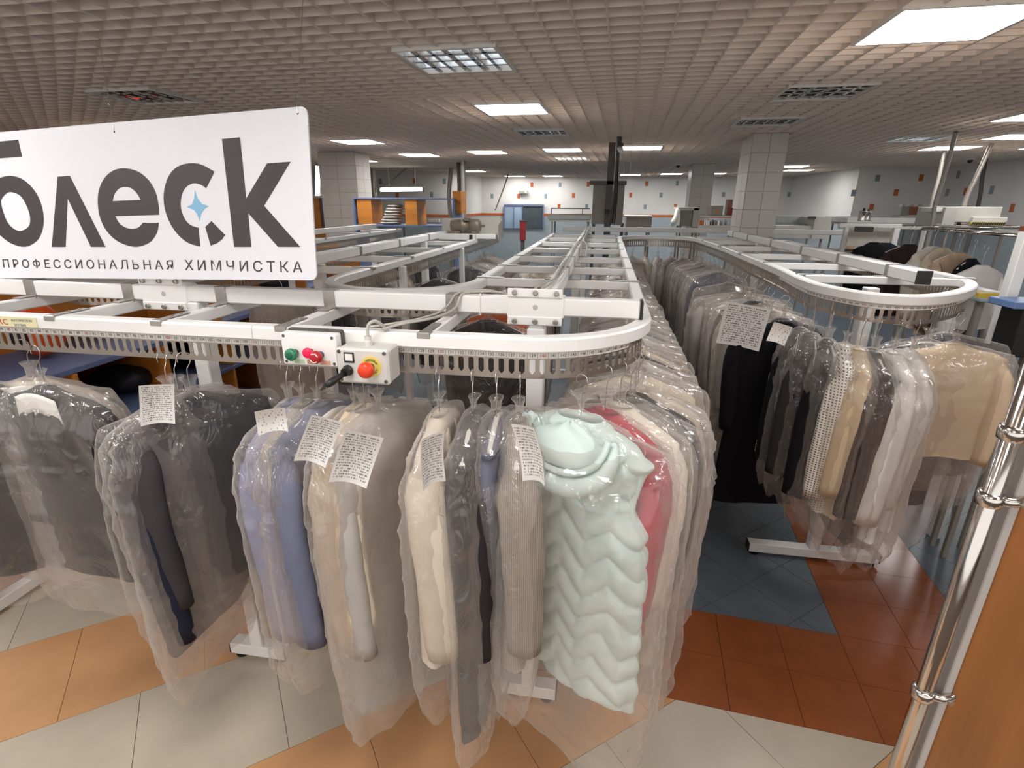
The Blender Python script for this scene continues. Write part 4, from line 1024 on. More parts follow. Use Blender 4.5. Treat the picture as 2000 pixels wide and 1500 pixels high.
def corner(dt, dyaw=0, **k):
    p, a = onA(TCOR+dt); return p.x, p.y, a+R(dyaw)
x_, y_, a_ = corner(.215); vest(x_-.005, y_-.05, R(-33))
for dt, yw, kind, m, L, lb, o in [
    (.30, -40, 'shirt', ROSE, .72, 'raspberry top in a bag showing behind the mint vest', {}),
    (.37, -36, 'jacket', IVORY, .90, 'pale long bagged jacket between the raspberry top and grey skirt', {}),
    (.44, -32, 'coat', GREYB, .92, 'grey garment with dark hem in a long bag right of the vest', {}),
    (.50, -26, 'jacket', CHAR, .62, 'charcoal jacket whose dark shoulder crosses behind the vest', {}),
    (.56, -20, 'shirt', LINEN, .60, 'cream bagged blouse filling the outer corner of the rail', {}),
]:
    x_, y_, a_ = corner(dt); garment(x_, y_, R(yw), kind, m, L, label=lb, cat={'jacket': 'jacket', 'coat': 'coat', 'shirt': 'shirt'}[kind], group=GC, bagL=L+.26, opts=o, sh=.215, film=FILM2 if m is LINEN else None)

# prototypes for the rows going away
def row(path, ts, offs, protos, labels, group, cats, yawj=7, base=0):
    for i, (t, pi) in enumerate(zip(ts, offs)):
        p, tg, nn = path.at(t); a = math.atan2(nn.y, nn.x)+R(base+random.uniform(-yawj, yawj))
        o = copytree(protos[pi]); o.location = (p.x, p.y, HOOKZ); o.rotation_euler = (0, 0, a); s = random.uniform(.94, 1.06); o['label'] = labels[i]; o['category'] = cats[pi]; o['group'] = group
protos = []
pc = [('jacket', PGREY, .72, FILM2), ('jacket', CHAR, .74, None), ('shirt', WHT, .66, FILM2), ('coat', GREYB, .98, FILM2), ('jacket', LINEN, .70, None), ('coat', BLK, 1.05, None), ('shirt', BLGR, .70, FILM2)]
used = [False]*len(pc)
for k, (kd, m, L, fm) in enumerate(pc):
    protos.append(garment(0, 0, 0, kd, m, L, bagL=L+.18, film=fm, hi=False, sh=.215, opts={'tick': [((-.12+.2*(k % 2), -.075, -.15), (0, 0, 0), .09, .15)]} if k in (0, 2, 4) else ()))
cats = [k[0] for k in pc]; cols = ['pale grey', 'charcoal', 'white', 'mid grey', 'linen coloured', 'long black', 'blue grey']
ordn = ['first', 'second', 'third', 'fourth', 'fifth', 'sixth', 'seventh', 'eighth', 'ninth', 'tenth', 'eleventh', 'twelfth', 'thirteenth', 'fourteenth', 'fifteenth', 'sixteenth', 'seventeenth', 'eighteenth', 'nineteenth', 'twentieth', 'twenty-first', 'twenty-second', 'twenty-third', 'twenty-fourth', 'twenty-fifth', 'twenty-sixth', 'twenty-seventh', 'twenty-eighth']
T1 = TCOR+.605
ts = []; t = T1+.10
while len(ts) < 25: ts.append(t); t += .085+.007*len(ts)
offs = [4, 0, 2, 1, 4, 0, 2, 6, 0, 3, 2, 1, 0, 4, 2, 0, 6, 3, 0, 2, 1, 0, 4, 2, 0]
row(pathA, ts, offs, protos, [f'{cols[o]} bagged {cats[o]}, {ordn[i]} behind the corner along the aisle' for i, o in enumerate(offs)], 'bagged row along the central aisle', cats, 9, -4)
# far bend
lenA1 = ts[-1]; 
tf = [lenA1+.28+.16*k for k in range(10)]; offs = [0, 2, 0, 4, 2, 0, 3, 0, 2, 0]
row(pathA, tf, offs, protos, [f'{cols[o]} bagged {cats[o]} on the far bend, {ordn[i]} from the left' for i, o in enumerate(offs)], 'bagged clothes on the far bend', cats, 8)
# left rail of the right-hand loop, facing the aisle
def tnear(path, X, Y):
    best = (9, 0)
    for i in range(3000):
        t = path.len*i/3000; p = path.at(t)[0]; d = math.hypot(p.x-X, p.y-Y)
        if d < best[0]: best = (d, t)
    return best[1]
GR = 'bagged clothes on the aisle side of the right loop'
tl = [tnear(pathA, 1.1, y) for y in (6.0, 5.8, 5.6, 5.4, 5.2)]; offs = [0, 3, 0, 2, 6]
row(pathA, tl, offs, protos, [f'{cols[o]} bagged {cats[o]} deep in the right loop aisle row, {ordn[i]} from far end' for i, o in enumerate(offs)], GR, cats)
def onright(X, Y): 
    p = pathA.at(tnear(pathA, X, Y))[0]; return p.x, p.y
for X, Y, yw, kd, m, L, lb, o, fm in [
    (1.09, 4.05, -3, 'dress', PGREY, 1.0, 'large pale grey bagged dress facing forward between the two rows', {}, FILM2),
    (1.09, 4.5, -8, 'coat', GREYB, 1.05, 'mid grey long coat in milky film just behind the large pale one', {}, FILM2),
    (1.08, 3.80, 10, 'shirt', WHT, .75, 'white bagged shirt with a card, behind the pair with paper tickets', {'tick': [((-.1, -.07, -.12), (0, 0, 0), .12, .10, TICK2)]}, FILM2),
    (1.07, 3.68, 14, 'jacket', CHAR, .76, 'dark bagged jacket wedged behind the white and pink ones', {}, None),
    (1.07, 3.52, 6, 'shirt', LINEN, .74, 'cream bagged blouse with pink trim and a blank paper ticket', {'card': 1, 'tick': [((-.10, -.08, -.16), (0, 0, 0), .13, .15, TICK2)]}, None),
    (1.06, 3.34, 8, 'jacket', PGREY, .78, 'silvery bagged jacket directly behind the dark one with the printed sheet', {}, FILM2),
    (1.05, 3.12, 12, 'jacket', NAVY, .80, 'dark navy jacket carrying a large printed sheet, beside the aisle', {'big': 1}, None),
    (1.05, 3.02, 5, 'coat', BLK, 1.10, 'long black coat without film reaching low into the dark by the aisle', {}, 'none'),
]:
    px_, py_ = onright(X, Y); garment(px_-.045, py_, R(yw), 'coat' if kd == 'dress' else kd, m, L, name='bagged_dress' if kd == 'dress' else None, label=lb, cat={'dress': 'dress'}.get(kd, kd), group=GR, opts=o, film=fm, bagL=L+.2, sh=.30 if kd == 'dress' else .235) if 'big' not in o else ticket_at(garment(px_-.01, py_, R(yw), kd, m, L, label=lb, cat=kd, group=GR, bagL=L+.2, sh=.22), 1462, 596, 2.90, .22, .24, R(6))
GU = 'bagged clothes on the near bend of the right loop'
for X, Y, yw, kd, m, L, sl_, lb, o in [
    (1.045, 2.86, 64, 'jacket', BLK, .66, .60, 'black jacket with brass cuff buttons, leftmost in the right bend', {'cuffs': BTB, 'card': 1}),
    (1.050, 2.74, 68, 'jacket', CHAR, .70, .62, 'charcoal jacket with a white slip at its shoulder, second in the right bend', {'card': 1, 'tick': [((-.16, -.06, -.19), (0, 0, R(-60)), .09, .11, TICK2)]}),
    (1.085, 2.62, 72, 'jacket', BLK, .74, .66, 'black jacket between the charcoal one and the houndstooth one', {'card': 1}),
    (1.130, 2.54, 76, 'jacket', HOUND, .76, .62, 'black and white houndstooth jacket in the right bend', {'card': 1}),
    (1.175, 2.50, 80, 'jacket', BEIGE, .76, .58, 'beige jacket between the houndstooth and dark brown ones', {'card': 1}),
    (1.225, 2.48, 84, 'coat', BROWN, .86, .66, 'dark brown coat left of the two white ones', {'card': 1}),
    (1.290, 2.46, 86, 'coat', WHT, .84, .68, 'white coat with lapels, left of the pair of white ones', {}),
    (1.370, 2.47, 80, 'shirt', WHT, .78, .60, 'white shirt in milky film touching the sand coloured blouse', {}),
]:
    px_, py_ = onright(X, Y); rg = garment(px_, py_, R(yw+180), kd, m, L, label=lb, cat=kd, group=GU, opts={k_: v_ for k_, v_ in dict(o).items() if k_ != 'tick'}, sl=sl_, bagL=L+.17, sh=.205, film=FILM2 if kd == 'shirt' else None)
    if 'tick' in o: ticket_at(rg, 1530, 634, 2.35, .075, .09, R(12), TICK2)
px_, py_ = onright(1.66, 2.70)
garment(px_, py_-.03, R(4), 'blouse', SAND, .56, name='bagged_blouse', label='sand coloured long-sleeved blouse facing forward at the right end', cat='blouse', group=GU, sl=.52, bagL=.78, sh=.245)
px_, py_ = onright(1.75, 2.80)
garment(px_, py_+.06, R(6), 'jacket', DGREY, .76, label='dark grey bagged jacket behind the sand coloured blouse', cat='jacket', group=GU, bagL=1.0, sh=.27)
px_, py_ = onright(1.55, 2.60)
garment(px_, py_+.10, R(2), 'trousers', BLK, .82, label='black trousers hanging low behind the sand coloured blouse', cat='trousers', group=GU, bagL=1.12, sh=.22)
# inner rails on the left
GI = 'bagged clothes on the inner rails'
for X, Y, yw, kd, m, L, lb in [
    (-1.288, 4.25, -5, 'jacket', BLK, .74, 'black bagged jacket nearest on the inner rail left of the centre'),
    (-1.284, 5.20, 8, 'jacket', CHAR, .74, 'charcoal shining jacket further along the inner left rail'),
    (-1.282, 5.45, 4, 'shirt', GREYB, .7, 'grey bagged shirt behind the charcoal one on the inner left rail'),
    (-1.280, 5.70, -4, 'jacket', PGREY, .72, 'pale grey bagged jacket deep on the inner left rail'),
    (-1.275, 5.95, 6, 'shirt', WHT, .7, 'white bagged shirt deep on the inner left rail'),
    (-1.272, 6.25, -6, 'jacket', LINEN, .7, 'linen bagged jacket deepest on the inner left rail'),
    (-.575, 2.75, 4, 'jacket', BLK, .72, 'black bagged jacket hanging under the near central crossbars'),
    (-.575, 3.05, -6, 'jacket', ORNG, .74, 'orange jacket hanging under the central crossbars'),
    (-.575, 3.45, 8, 'coat', PGREY, .8, 'pale grey coat under the central crossbars behind the orange one'),
    (-.575, 3.9, -4, 'shirt', WHT, .7, 'white bagged shirt half way along the central left rail'),
    (-.575, 4.5, 6, 'jacket', CHAR, .72, 'charcoal bagged jacket half way along the central left rail'),
    (-.575, 5.2, -8, 'shirt', LINEN, .7, 'linen bagged shirt far along the central left rail'),
]:
    garment(X, Y, R(180+yw if X > -.6 else yw+180), kd, m, L, label=lb, cat=kd, group=GI, hi=False, bagL=L+.2, film=FILM2 if m in (PGREY, WHT) else None)
for p_ in protos:                                # the patterns themselves stand deep on the far rails
    pass
for k, p_ in enumerate(protos):
    t = tnear(pathC, -2.05, 3.2+.45*k); p, tg, nn = pathC.at(t); p_.location = (p.x, p.y, HOOKZ); p_.rotation_euler = (0, 0, R(180+random.uniform(-8, 8)))
    p_['label'] = f'{cols[k]} bagged {cats[k]} on the far left rail behind the sign, {ordn[k]} from the front'; p_['category'] = cats[k]; p_['group'] = 'bagged clothes behind the sign'

# ================================================================== FOREGROUND: wooden panel on a chrome pole
WOODP = mat('beech_laminate', '#9c6538', .32, var=.14, vs=2.2, sx=(9, 9, .8), spec=.5)
wp = empty('display_panel', (.79, 1.0, 0), R(3), 'orange beech wooden panel with a pale edge clamped to the chrome pole at the right', 'panel')
MB().bbox(.018, 1.3, .0, .022, .10, 1.85, .002).build('panel_board', WOODP, wp); MB().bbox(.0, .017, -.001, .023, .10, 1.85, .002).build('edge_strip', mat('edge_band', '#bdb7b2', .4, var=.02), wp)
cp = empty('chrome_pole', (.752, 1.0, 0), 0, 'tall chrome pole with ring clamps standing at the right beside the wooden panel', 'pole')
MB().cyl((0, 0, .012), (0, 0, 2.3), .0155, 28).build('pole', CHROME, cp, True)
MB().lathe([(.055, 0), (.055, .006), (.03, .012), (.018, .03)], n=24).build('base_plate', CHROME, cp)
for z in (1.665, 1.53, 1.045):
    c = MB().lathe([(.0175, -.014), (.021, -.012), (.022, 0), (.021, .012), (.0175, .014)], (0, 0, z), n=26).build('ring_clamp', CHROME, cp, True)
    MB().tube(cr([(.018, -.004, z-.001), (.032, -.008, z-.001), (.046, -.006, z), (.058, .0, z)], 4), [.012, .011, .0105, .010]+[.010]*9, 12, ell=.8).build('clamp_arm', CHROME, c, True)
    MB().lathe([(.0055, 0), (.0055, .004), (.003, .0045)], (.046, -.0155, z), (0, -1, 0), 10).build('screw', STEEL, c)

# ================================================================== LEFT SHELVING
def rect_px(x0, x1, y0, y1, Y):
    a, b = atY(x0, (y0+y1)/2, Y), atY(x1, (y0+y1)/2, Y); t, u = atY((x0+x1)/2, y0, Y), atY((x0+x1)/2, y1, Y); return a.x, b.x, u.z, t.z
shf = empty('shelf_unit', (-3.4, 4.6, 0), 0, 'long low shelf unit with blue boards and orange dividers behind the left rails', 'shelf')
X0, X1 = -.55, .22
for z, x1 in ((.14, .30), (.62, .22), (1.02, .20)): MB().bbox(X0, x1, -2.7, 3.2, z, z+.035, .003).build('shelf_board', BLUEB, shf)
MB().bbox(X1-.02, X1+.02, -2.7, 3.2, 0, .138, .003).build('kick_board', WOODO, shf)
for k in range(9):
    y = -2.70+.72*k; MB().bbox(X0, X1-.01, y, y+.03, .176, .619, .003).build('divider', WOODO, shf)
    if k % 2 == 0 or k < 5: MB().bbox(X0, X1-.01, y+.02, y+.05, .656, 1.019, .003).build('divider', WOODO, shf)
    if k in (0, 3, 5, 7): MB().bbox(X0, X1-.06, y, y+.03, 1.056, 1.46, .003).build('divider', WOODO, shf)
MB().bbox(X0-.02, X0, -2.7, 3.2, 0, 1.46, .003).build('back_board', WOODO, shf)
def softbox(mb, cx, cy, z0, w_, d, h, seed=0, n=12):
    def fn(u, v):
        a = 2*PI*u; e = math.sin(v*PI)**.35 if 0 < v < 1 else 0; x, y = superell(w_/2*e, d/2*e, a, 4); x += .02*noise.noise(Vector((math.cos(a)*2, v*3, seed))); return (cx+x, cy+y, z0+h*v+.012*noise.noise(Vector((x*14, y*14, seed))))
    return mb.grid(fn, n*2, n, wrap=True)
RUC = mat('orange_nylon', '#e25a1d', .5, var=.06); BAGK = mat('black_nylon', '#22222a', .6)
def rucksack(x, y, z, lb):
    r = empty('sports_bag', (x, y, z), R(-20), lb, 'bag'); softbox(MB(), 0, 0, 0, .34, .22, .36, 2).build('bag_body', RUC, r, True)
    softbox(MB(), .0, -.115, .06, .24, .05, .18, 4).build('pocket', BAGK, r, True); MB().tube(cr([(-.06, 0, .35), (-.05, 0, .42), (.05, 0, .42), (.06, 0, .35)], 5), .009, 8).build('handle', BAGK, r, True)
rucksack(-3.62, 2.85, 1.06, 'orange and black sports bag lying on the shelf under the sign'); rucksack(-3.60, 4.55, .66, 'orange and black sports bag on the middle shelf behind the control box')
for i, (x, y, z, m, lb) in enumerate([(-3.55, 3.3, .66, BAGK, 'dark folded bundle on the blue shelf behind the white blazer card'), (-3.55, 4.0, .66, BAGK, 'dark folded bundle on the blue shelf left of the control box'), (-3.6, 5.6, 1.06, DGREY, 'grey folded blanket on the upper shelf behind the left rails'), (-3.55, 2.5, .18, fabric('red_cloth', '#a8402f'), 'red folded cloth on the low shelf behind the black blazer'), (-3.5, 6.4, .66, IVORY, 'pale folded blanket far along the shelf unit')]):
    o = softbox(MB(), 0, 0, 0, .42, .34, .20, i).build('folded_bundle', m, None, True); o.location = (x, y, z); tagit(o, lb, 'bundle')
# upper rack beyond
rk = empty('wall_rack', (-2.78, 7.7, 0), 0, 'raised rack with blue shelves and orange uprights holding towels by the left column', 'rack')
MB().bbox(-.74, .74, -.2, .25, 2.085, 2.105, .002).build('shelf_board', BLUEB, rk); MB().bbox(-.74, .76, -.2, .25, 1.715, 1.74, .002).build('shelf_board', BLUEB, rk)
for x0, x1 in ((-.70, -.48), (.02, .20)): MB().bbox(x0, x1, -.18, .23, 1.741, 2.084, .002).build('upright', WOODO, rk)
MB().bbox(.70, .82, -.1, .2, 1.9, 2.2, .002).build('upright', WOODO, rk); MB().bbox(-.75, -.73, -.2, .25, 0, 2.085, .002).build('side_post', BLUEB, rk); MB().bbox(.72, .74, -.2, .25, 0, 2.085, .002).build('side_post', BLUEB, rk); MB().bbox(-.02, .0, -.2, -.18, 1.3, 1.714, .002).build('hanger_rod', DKGREY, rk)
TOW = fabric('towel', '#d6cec6', var=.04)
for k in range(7):
    w_ = .30-.018*k; o = softbox(MB(), 0, 0, 0, w_, .30, .042, 10+k, 8).build('folded_towel', TOW, None, True); o.location = (-3.03+.012*k, 7.68, 1.741+.039*k)
    tagit(o, f'folded pale towel, {ordn[k]} from the bottom of the stack on the rack', 'towel', 'towel stack on the rack')

# ================================================================== BACKGROUND EQUIPMENT
def pxbox(parent, name, x0, x1, y0, y1, Y, dep, m, b=.006, org=(0, 0, 0), **k):
    a0, a1, z0, z1 = rect_px(x0, x1, y0, y1, Y); return MB().bbox(a0-org[0], a1-org[0], Y-org[1], Y+dep-org[1], z0-org[2], z1-org[2], b).build(name, m, parent, **k)
# dark post with twin grey cabinets
c = atY(1190, 440, 7.55); org = (c.x, 7.55, 0)
tw = empty('cabinet_tower', org, 0, 'pair of tall grey steel cabinets on a dark post behind the central rails', 'cabinet')
DPOST = mat('dark_post', '#5c544e', .5, .3)
pxbox(tw, 'cabinet', 1157, 1183, 360, 438, 7.55, .4, GREY, org=org); pxbox(tw, 'cabinet', 1198, 1218, 356, 440, 7.55, .4, GREY, org=org)
a0, a1, z0, z1 = rect_px(1184, 1197, 306, 438, 7.5); MB().bbox(a0-org[0], a1-org[0], -.06, .02, 0, HC, .004).build('post', DPOST, tw)
pxbox(tw, 'top_bar', 1152, 1224, 353, 361, 7.49, .05, DPOST, .003, org=org); pxbox(tw, 'switch_box', 1181, 1192, 409, 419, 7.40, .08, BLACK, .003, org=org)
cb_ = atY(1155, 438, 7.55).z; 
for x in (1160, 1215): p = atY(x, 436, 7.7); MB().bbox(p.x-org[0]-.02, p.x-org[0]+.02, .05, .09, 0, cb_+.02, .003).build('leg', DPOST, tw)
for k, (xa, ya, xb, yb, rr_) in enumerate(((1209, 266, 1191, 438, .022), (1206, 300, 1200, 436, .008), (1203, 330, 1196, 436, .007))):
    a, b = atY(xa, ya, 6.9), atY(xb, yb, 7.3); o = MB().tube(cr([a, a.lerp(b, .5)+Vector((.02, 0, 0)), b], 6), rr_, 8).build('conduit' if k == 0 else 'power_cable', DPOST if k == 0 else BLACK, None, True)
    tagit(o, ['dark slanting conduit rising from the central beam to the ceiling', 'black cable hanging beside the slanting conduit', 'thin black cable nearest the grey cabinet tower'][k], 'pipe' if k == 0 else 'cable')
p = atY(1212, 292, 6.9); sc_ = empty('security_camera', tuple(p), 0, 'small white security camera on the conduit beside a lit ceiling panel', 'camera')
MB().lathe([(.03, -.05), (.032, 0), (.028, .06), (.01, .07)], (0, 0, 0), (.2, -1, -.5), 14).build('camera_body', WHITE, sc_, True); MB().bbox(-.03, .03, -.02, .02, .035, .07, .003).build('bracket', BLACK, sc_)
MB().tube([(0, 0, .06), (0, 0, HC-p.z)], .008, 8).build('drop_rod', DPOST, sc_)
# box and machine right of the tower
def simple(name, lb, cat, Y, parts, group=None):
    o0 = atY(parts[0][1], 440, Y); r = empty(name, (o0.x, Y, 0), 0, lb, cat, group)
    for q in parts:
        nm, x0, x1, y0, y1, dy, dep, m = q[:8]; pxbox(r, nm, x0, x1, y0, y1, Y+dy, dep, m, .004, org=(o0.x, Y, 0))
    lo = min(atY(q[1], q[4], Y+q[5]).z for q in parts if q[0] != 'leg')
    return r, (o0.x, Y), lo
def legs(r, org, x0, x1, y0, y1, top, m=None, s=.014):
    for x in (x0, x1):
        for y in (y0, y1): MB().bbox(x-org[0]-s, x-org[0]+s, y-org[1]-s, y-org[1]+s, 0, top, .003).build('leg', m or GREY, r)
r, o, lo = simple('steel_cabinet', 'low grey box standing right of the twin cabinet tower', 'cabinet', 8.2, [('cabinet_body', 1223, 1273, 423, 446, 0, .5, GREY), ('lid', 1221, 1275, 421, 424, -.01, .52, MACH)]); legs(r, o, atY(1226, 430, 8.2).x, atY(1270, 430, 8.2).x, 8.25, 8.65, lo+.02)
r, o, lo = simple('ironing_table', 'long grey ironing table with a rail frame left of the cabinet tower', 'table', 11, [('table_top', 1070, 1153, 420, 429, 0, .9, mat('table_green_grey', '#9aa09b', .5)), ('table_edge', 1072, 1153, 429, 433, .02, .8, MACH), ('rail', 1076, 1153, 406.5, 408, .5, .03, DKGREY), ('upright', 1076, 1077.5, 407, 421, .5, .03, DKGREY), ('upright', 1137, 1138.5, 407, 421, .5, .03, DKGREY)]); legs(r, o, atY(1078, 430, 11).x, atY(1148, 430, 11).x, 11.1, 11.8, lo+.02)
# glass door
dr = empty('door_1', (atY(1020, 420, 16.95).x, 16.95, 0), 0); dr['kind'] = 'structure'; og = (dr.location.x, 16.95, 0)
GLB = mat('blue_door_glass', '#9db4c6', .2, var=.1, vs=2); GLD = mat('dark_door_opening', '#4d565b', .3, var=.1)
pxbox(dr, 'door_leaf', 985, 1019, 401, 446, 16.93, .04, GLB, .003, org=og); pxbox(dr, 'opening', 1022, 1061, 403, 446, 16.95, .03, GLD, .003, org=og)
for x in (984, 1002, 1019, 1060): pxbox(dr, 'door_frame', x, x+2, 400, 446, 16.90, .05, BLUEB, .003, org=og)
pxbox(dr, 'door_frame', 984, 1062, 399, 402, 16.90, .05, BLUEB, .003, org=og)
r, o, lo = simple('red_post', 'dark red upright machine post before the glass door', 'post', 9.5, [('post_body', 1015, 1026, 432, 470, 0, .1, mat('dark_red', '#7e1f22', .45)), ('post_cap', 1014, 1027, 430, 433, -.01, .12, DKGREY)]); MB().bbox(.02, .08, .02, .08, 0, lo+.02, .003).build('leg', DKGREY, r)
# split unit on the wall
o = empty('air_conditioner', tuple(atY(1022, 375, 16.9)), 0, 'small grey wall unit above the glass door', 'wall unit'); MB().bbox(-.13, .13, -.06, .1, -.05, .05, .008).build('housing', MACH, o); MB().bbox(-.12, .05, -.065, -.06, -.035, .03, .002).build('grille', GREY, o)
# drop pipes to the wall
def pipe(name, pts, r_, m, lb, cat='pipe', n=6):
    d_ = (pts[0]-pts[1]).normalized(); pts = [pts[0]+d_*max(0, (HC-.004-pts[0].z)/max(d_.z, .2))]+pts
    if name != 'drop_pipe': pts = pts+[Vector((pts[-1].x, pts[-1].y, .9)), Vector((pts[-1].x, pts[-1].y, 0))]
    o = MB().tube(cr(pts, n), r_, 10).build(name, m, None, True); tagit(o, lb, cat); return o
PIPEM = mat('pipe_grey', '#9a938b', .4, .4)
pipe('drop_pipe', [atY(989, 352, 15), atY(982, 372, 14.6), atY(967, 410, 14)], .018, PIPEM, 'thin slanting pipe left of the glass door')
pipe('drop_pipe', [atY(785, 336, 12.6), atY(768, 350, 12.4), atY(745, 366, 12.2)], .015, PIPEM, 'thin slanting rod above the wall lamp')
def ribbed(pts, r_, lb):
    pts = [Vector((pts[0].x, pts[0].y, HC+.03))]+pts+[Vector((pts[-1].x, pts[-1].y, .9)), Vector((pts[-1].x, pts[-1].y, 0))]; P = cr(pts, 22); return_ = MB().tube(P, [r_*(1 if k % 2 else .82) for k in range(len(P))], 10).build('ribbed_hose', mat('hose_silver', '#bcb7b0', .35, .5), None, True); tagit(return_, lb, 'hose')
ribbed([atY(730, 338, 13), atY(731, 370, 13), atY(735, 400, 13), atY(734, 445, 13)], .07, 'silver ribbed hose running down the wall beside the wall lamp')
ribbed([atY(905, 332, 10.5), atY(906, 370, 10.5), atY(905, 412, 10.5)], .055, 'silver ribbed hose coming down behind the motor')
pipe('dark_pipe', [atY(896, 332, 10.8), atY(897, 370, 10.8), atY(896, 415, 10.8)], .04, DPOST, 'dark pipe beside the silver hose behind the motor'); pipe('dark_pipe', [atY(881, 334, 12.5), atY(877, 380, 12.5), atY(880, 425, 12.5)], .05, PIPEM, 'grey pipe on the wall left of the motor'); pipe('dark_pipe', [atY(706, 336, 13), atY(706, 365, 13), atY(708, 430, 13)], .06, DPOST, 'dark pipe just right of the left column')
# wall lamps
TUBEL = mat('tube_light', (.93, 1, .97, 1), .5, var=0, emit=14)
def tubelamp(a, b, lb):
    r = empty('tube_lamp', tuple((a+b)/2), 0, lb, 'lamp'); m_ = (a+b)/2
    MB().tube([a-m_, b-m_], .035, 12).build('tube', TUBEL, r, True); d = (b-a).normalized()
    MB().tube([a-m_+Vector((0, .05, .02)), b-m_+Vector((0, .05, .02))], .05, 8).build('housing', MACH, r)
    for p in (a-m_, b-m_): MB().tube([p-d*.03, p+d*.02], .045, 10).build('end_cap', GREY, r)
    if abs(d.z) < .5:
        for q in (.2, .8): t_ = a.lerp(b, q)-m_; MB().tube([t_+Vector((0, .05, .03)), Vector((t_.x, t_.y+.05, HC-m_.z+.02))], .006, 6).build('suspension_rod', STEEL, r)
tubelamp(atY(742, 371, 12), atY(828, 370, 12), 'bright horizontal tube lamp on the wall right of the left column')
tubelamp(atY(621, 322, 9.0), atY(620, 386, 9.0), 'bright upright tube lamp beside the right end of the sign')
r, o, lo = simple('tall_shelf', 'orange and blue shelf end standing under the upright tube lamp', 'shelf', 8.9, [('side_panel', 609, 626, 386, 452, 0, .4, WOODO), ('side_panel', 626, 638, 386, 452, .05, .35, BLUEB), ('top_board', 607, 640, 382, 387, -.02, .45, MACH)]); MB().bbox(-.0, .3, .05, .4, 0, lo+.02, .003).build('base', WOODO, r)
o = empty('socket_strip', tuple(atY(848, 431, 14.15)), 0, 'white row of wall sockets behind the rack', 'socket'); MB().bbox(-.15, .15, -.02, .05, -.04, .04, .004).build('plate', PAPER, o)
for k in range(4): MB().lathe([(.018, 0), (.018, .002), (.01, .003)], (-.1+.066*k, -.02, 0), (0, -1, 0), 12).build('socket', MACH, o)

# motor on the left finger
mo = empty('drive_motor', (-1.36, 5.62, RZ1+.0), 0, 'grey electric drive motor between white guard plates on the left rails', 'motor')
MOTG = mat('motor_grey', '#807468', .4, .3, var=.08)
MB().bbox(-.33, .30, -.12, .12, .0, .045, .003).build('base_plate', WHITE, mo)
P = [(.03, -.21), (.055, -.20), (.058, -.17)]+[(.058+(.007 if k % 2 else 0), -.165+.012*k) for k in range(8)]+[(.058, -.06), (.045, -.05), (.045, 0), (.060, .01), (.066, .03), (.066, .09), (.055, .11), (.03, .12), (.012, .12), (.012, .16)]
MB().lathe(P, (0, 0, .125), (1, 0, 0), 24).build('motor_body', MOTG, mo, True)
for x in (-.13, .05): MB().bbox(x-.03, x+.03, -.05, .05, .045, .075, .004).build('motor_foot', MOTG, mo)
MB().bbox(-.05, .0, -.045, .045, .17, .205, .004).build('terminal_box', MOTG, mo)
MB().prism([(-.34, 0), (-.34, .19), (.30, .215), (.30, 0)], lambda u, v, d: (u, d, v+.0), .125, .13).build('guard_plate', MACH, mo)
MB().prism([(-.12, 0), (-.12, .14), (.10, .19), (.14, 0)], lambda u, v, d: (.24+u*.0+d*1, u, v), .08, .085).build('guard_plate', MACH, mo)
MB().bbox(-.33, .10, -.20, -.14, -.01, .05, .004).build('channel', WHITE, mo); MB().bbox(.04, .075, -.205, -.2, -.005, .045, .001).build('end_cap', BLACK, mo)

# ---- right-hand workshop
r, o, lo = simple('folding_machine', 'long pale folding machine right of the broad white column', 'machine', 9.2, [('body', 1512, 1590, 441, 466, 0, .8, MACH), ('end_housing', 1588, 1621, 425, 467, -.02, .85, MACH), ('back_panel', 1514, 1592, 422, 436, .6, .1, mat('machine_green', '#a9aea8', .5)), ('roller', 1512, 1585, 438, 442, .2, .3, GREY), ('control_panel', 1582, 1594, 423, 429, -.05, .1, DKGREY)]); legs(r, o, atY(1518, 450, 9.2).x, atY(1612, 450, 9.2).x, 9.3, 9.9, lo+.02)
r, o, lo = simple('work_counter', 'long white work counter along the right side wall', 'counter', 10.5, [('counter_top', 1655, 1828, 425, 436, 0, 1.0, mat('counter_white', '#d3d1cc', .4)), ('counter_edge', 1655, 1828, 436, 440, -.01, .9, GREY), ('lamp', 1745, 1758, 424, 427, .2, .1, DKGREY)]); legs(r, o, atY(1665, 430, 10.5).x, atY(1820, 430, 10.5).x, 10.6, 11.3, lo+.02)
def can(x, y, Y, rad, h, m, lb, nm='canister'):
    p = atY(x, y, Y); r = empty(nm, tuple(p), 0, lb, 'canister'); MB().lathe([(rad, 0), (rad*1.03, .01), (rad, .02), (rad, h*.94), (rad*1.04, h*.97), (rad, h), (rad*.4, h*1.03)], n=20).build('body', m, r, True); MB().lathe([(rad*.3, 0), (rad*.3, .02), (rad*.1, .03)], (0, 0, h*1.02), n=12).build('knob', BLACK, r)
can(1683, 432, 6.3, .04, .10, CHROME, 'shiny steel canister on the table end, left of two'); can(1692, 431, 6.35, .035, .09, CHROME, 'shiny steel canister on the table end, right of two')
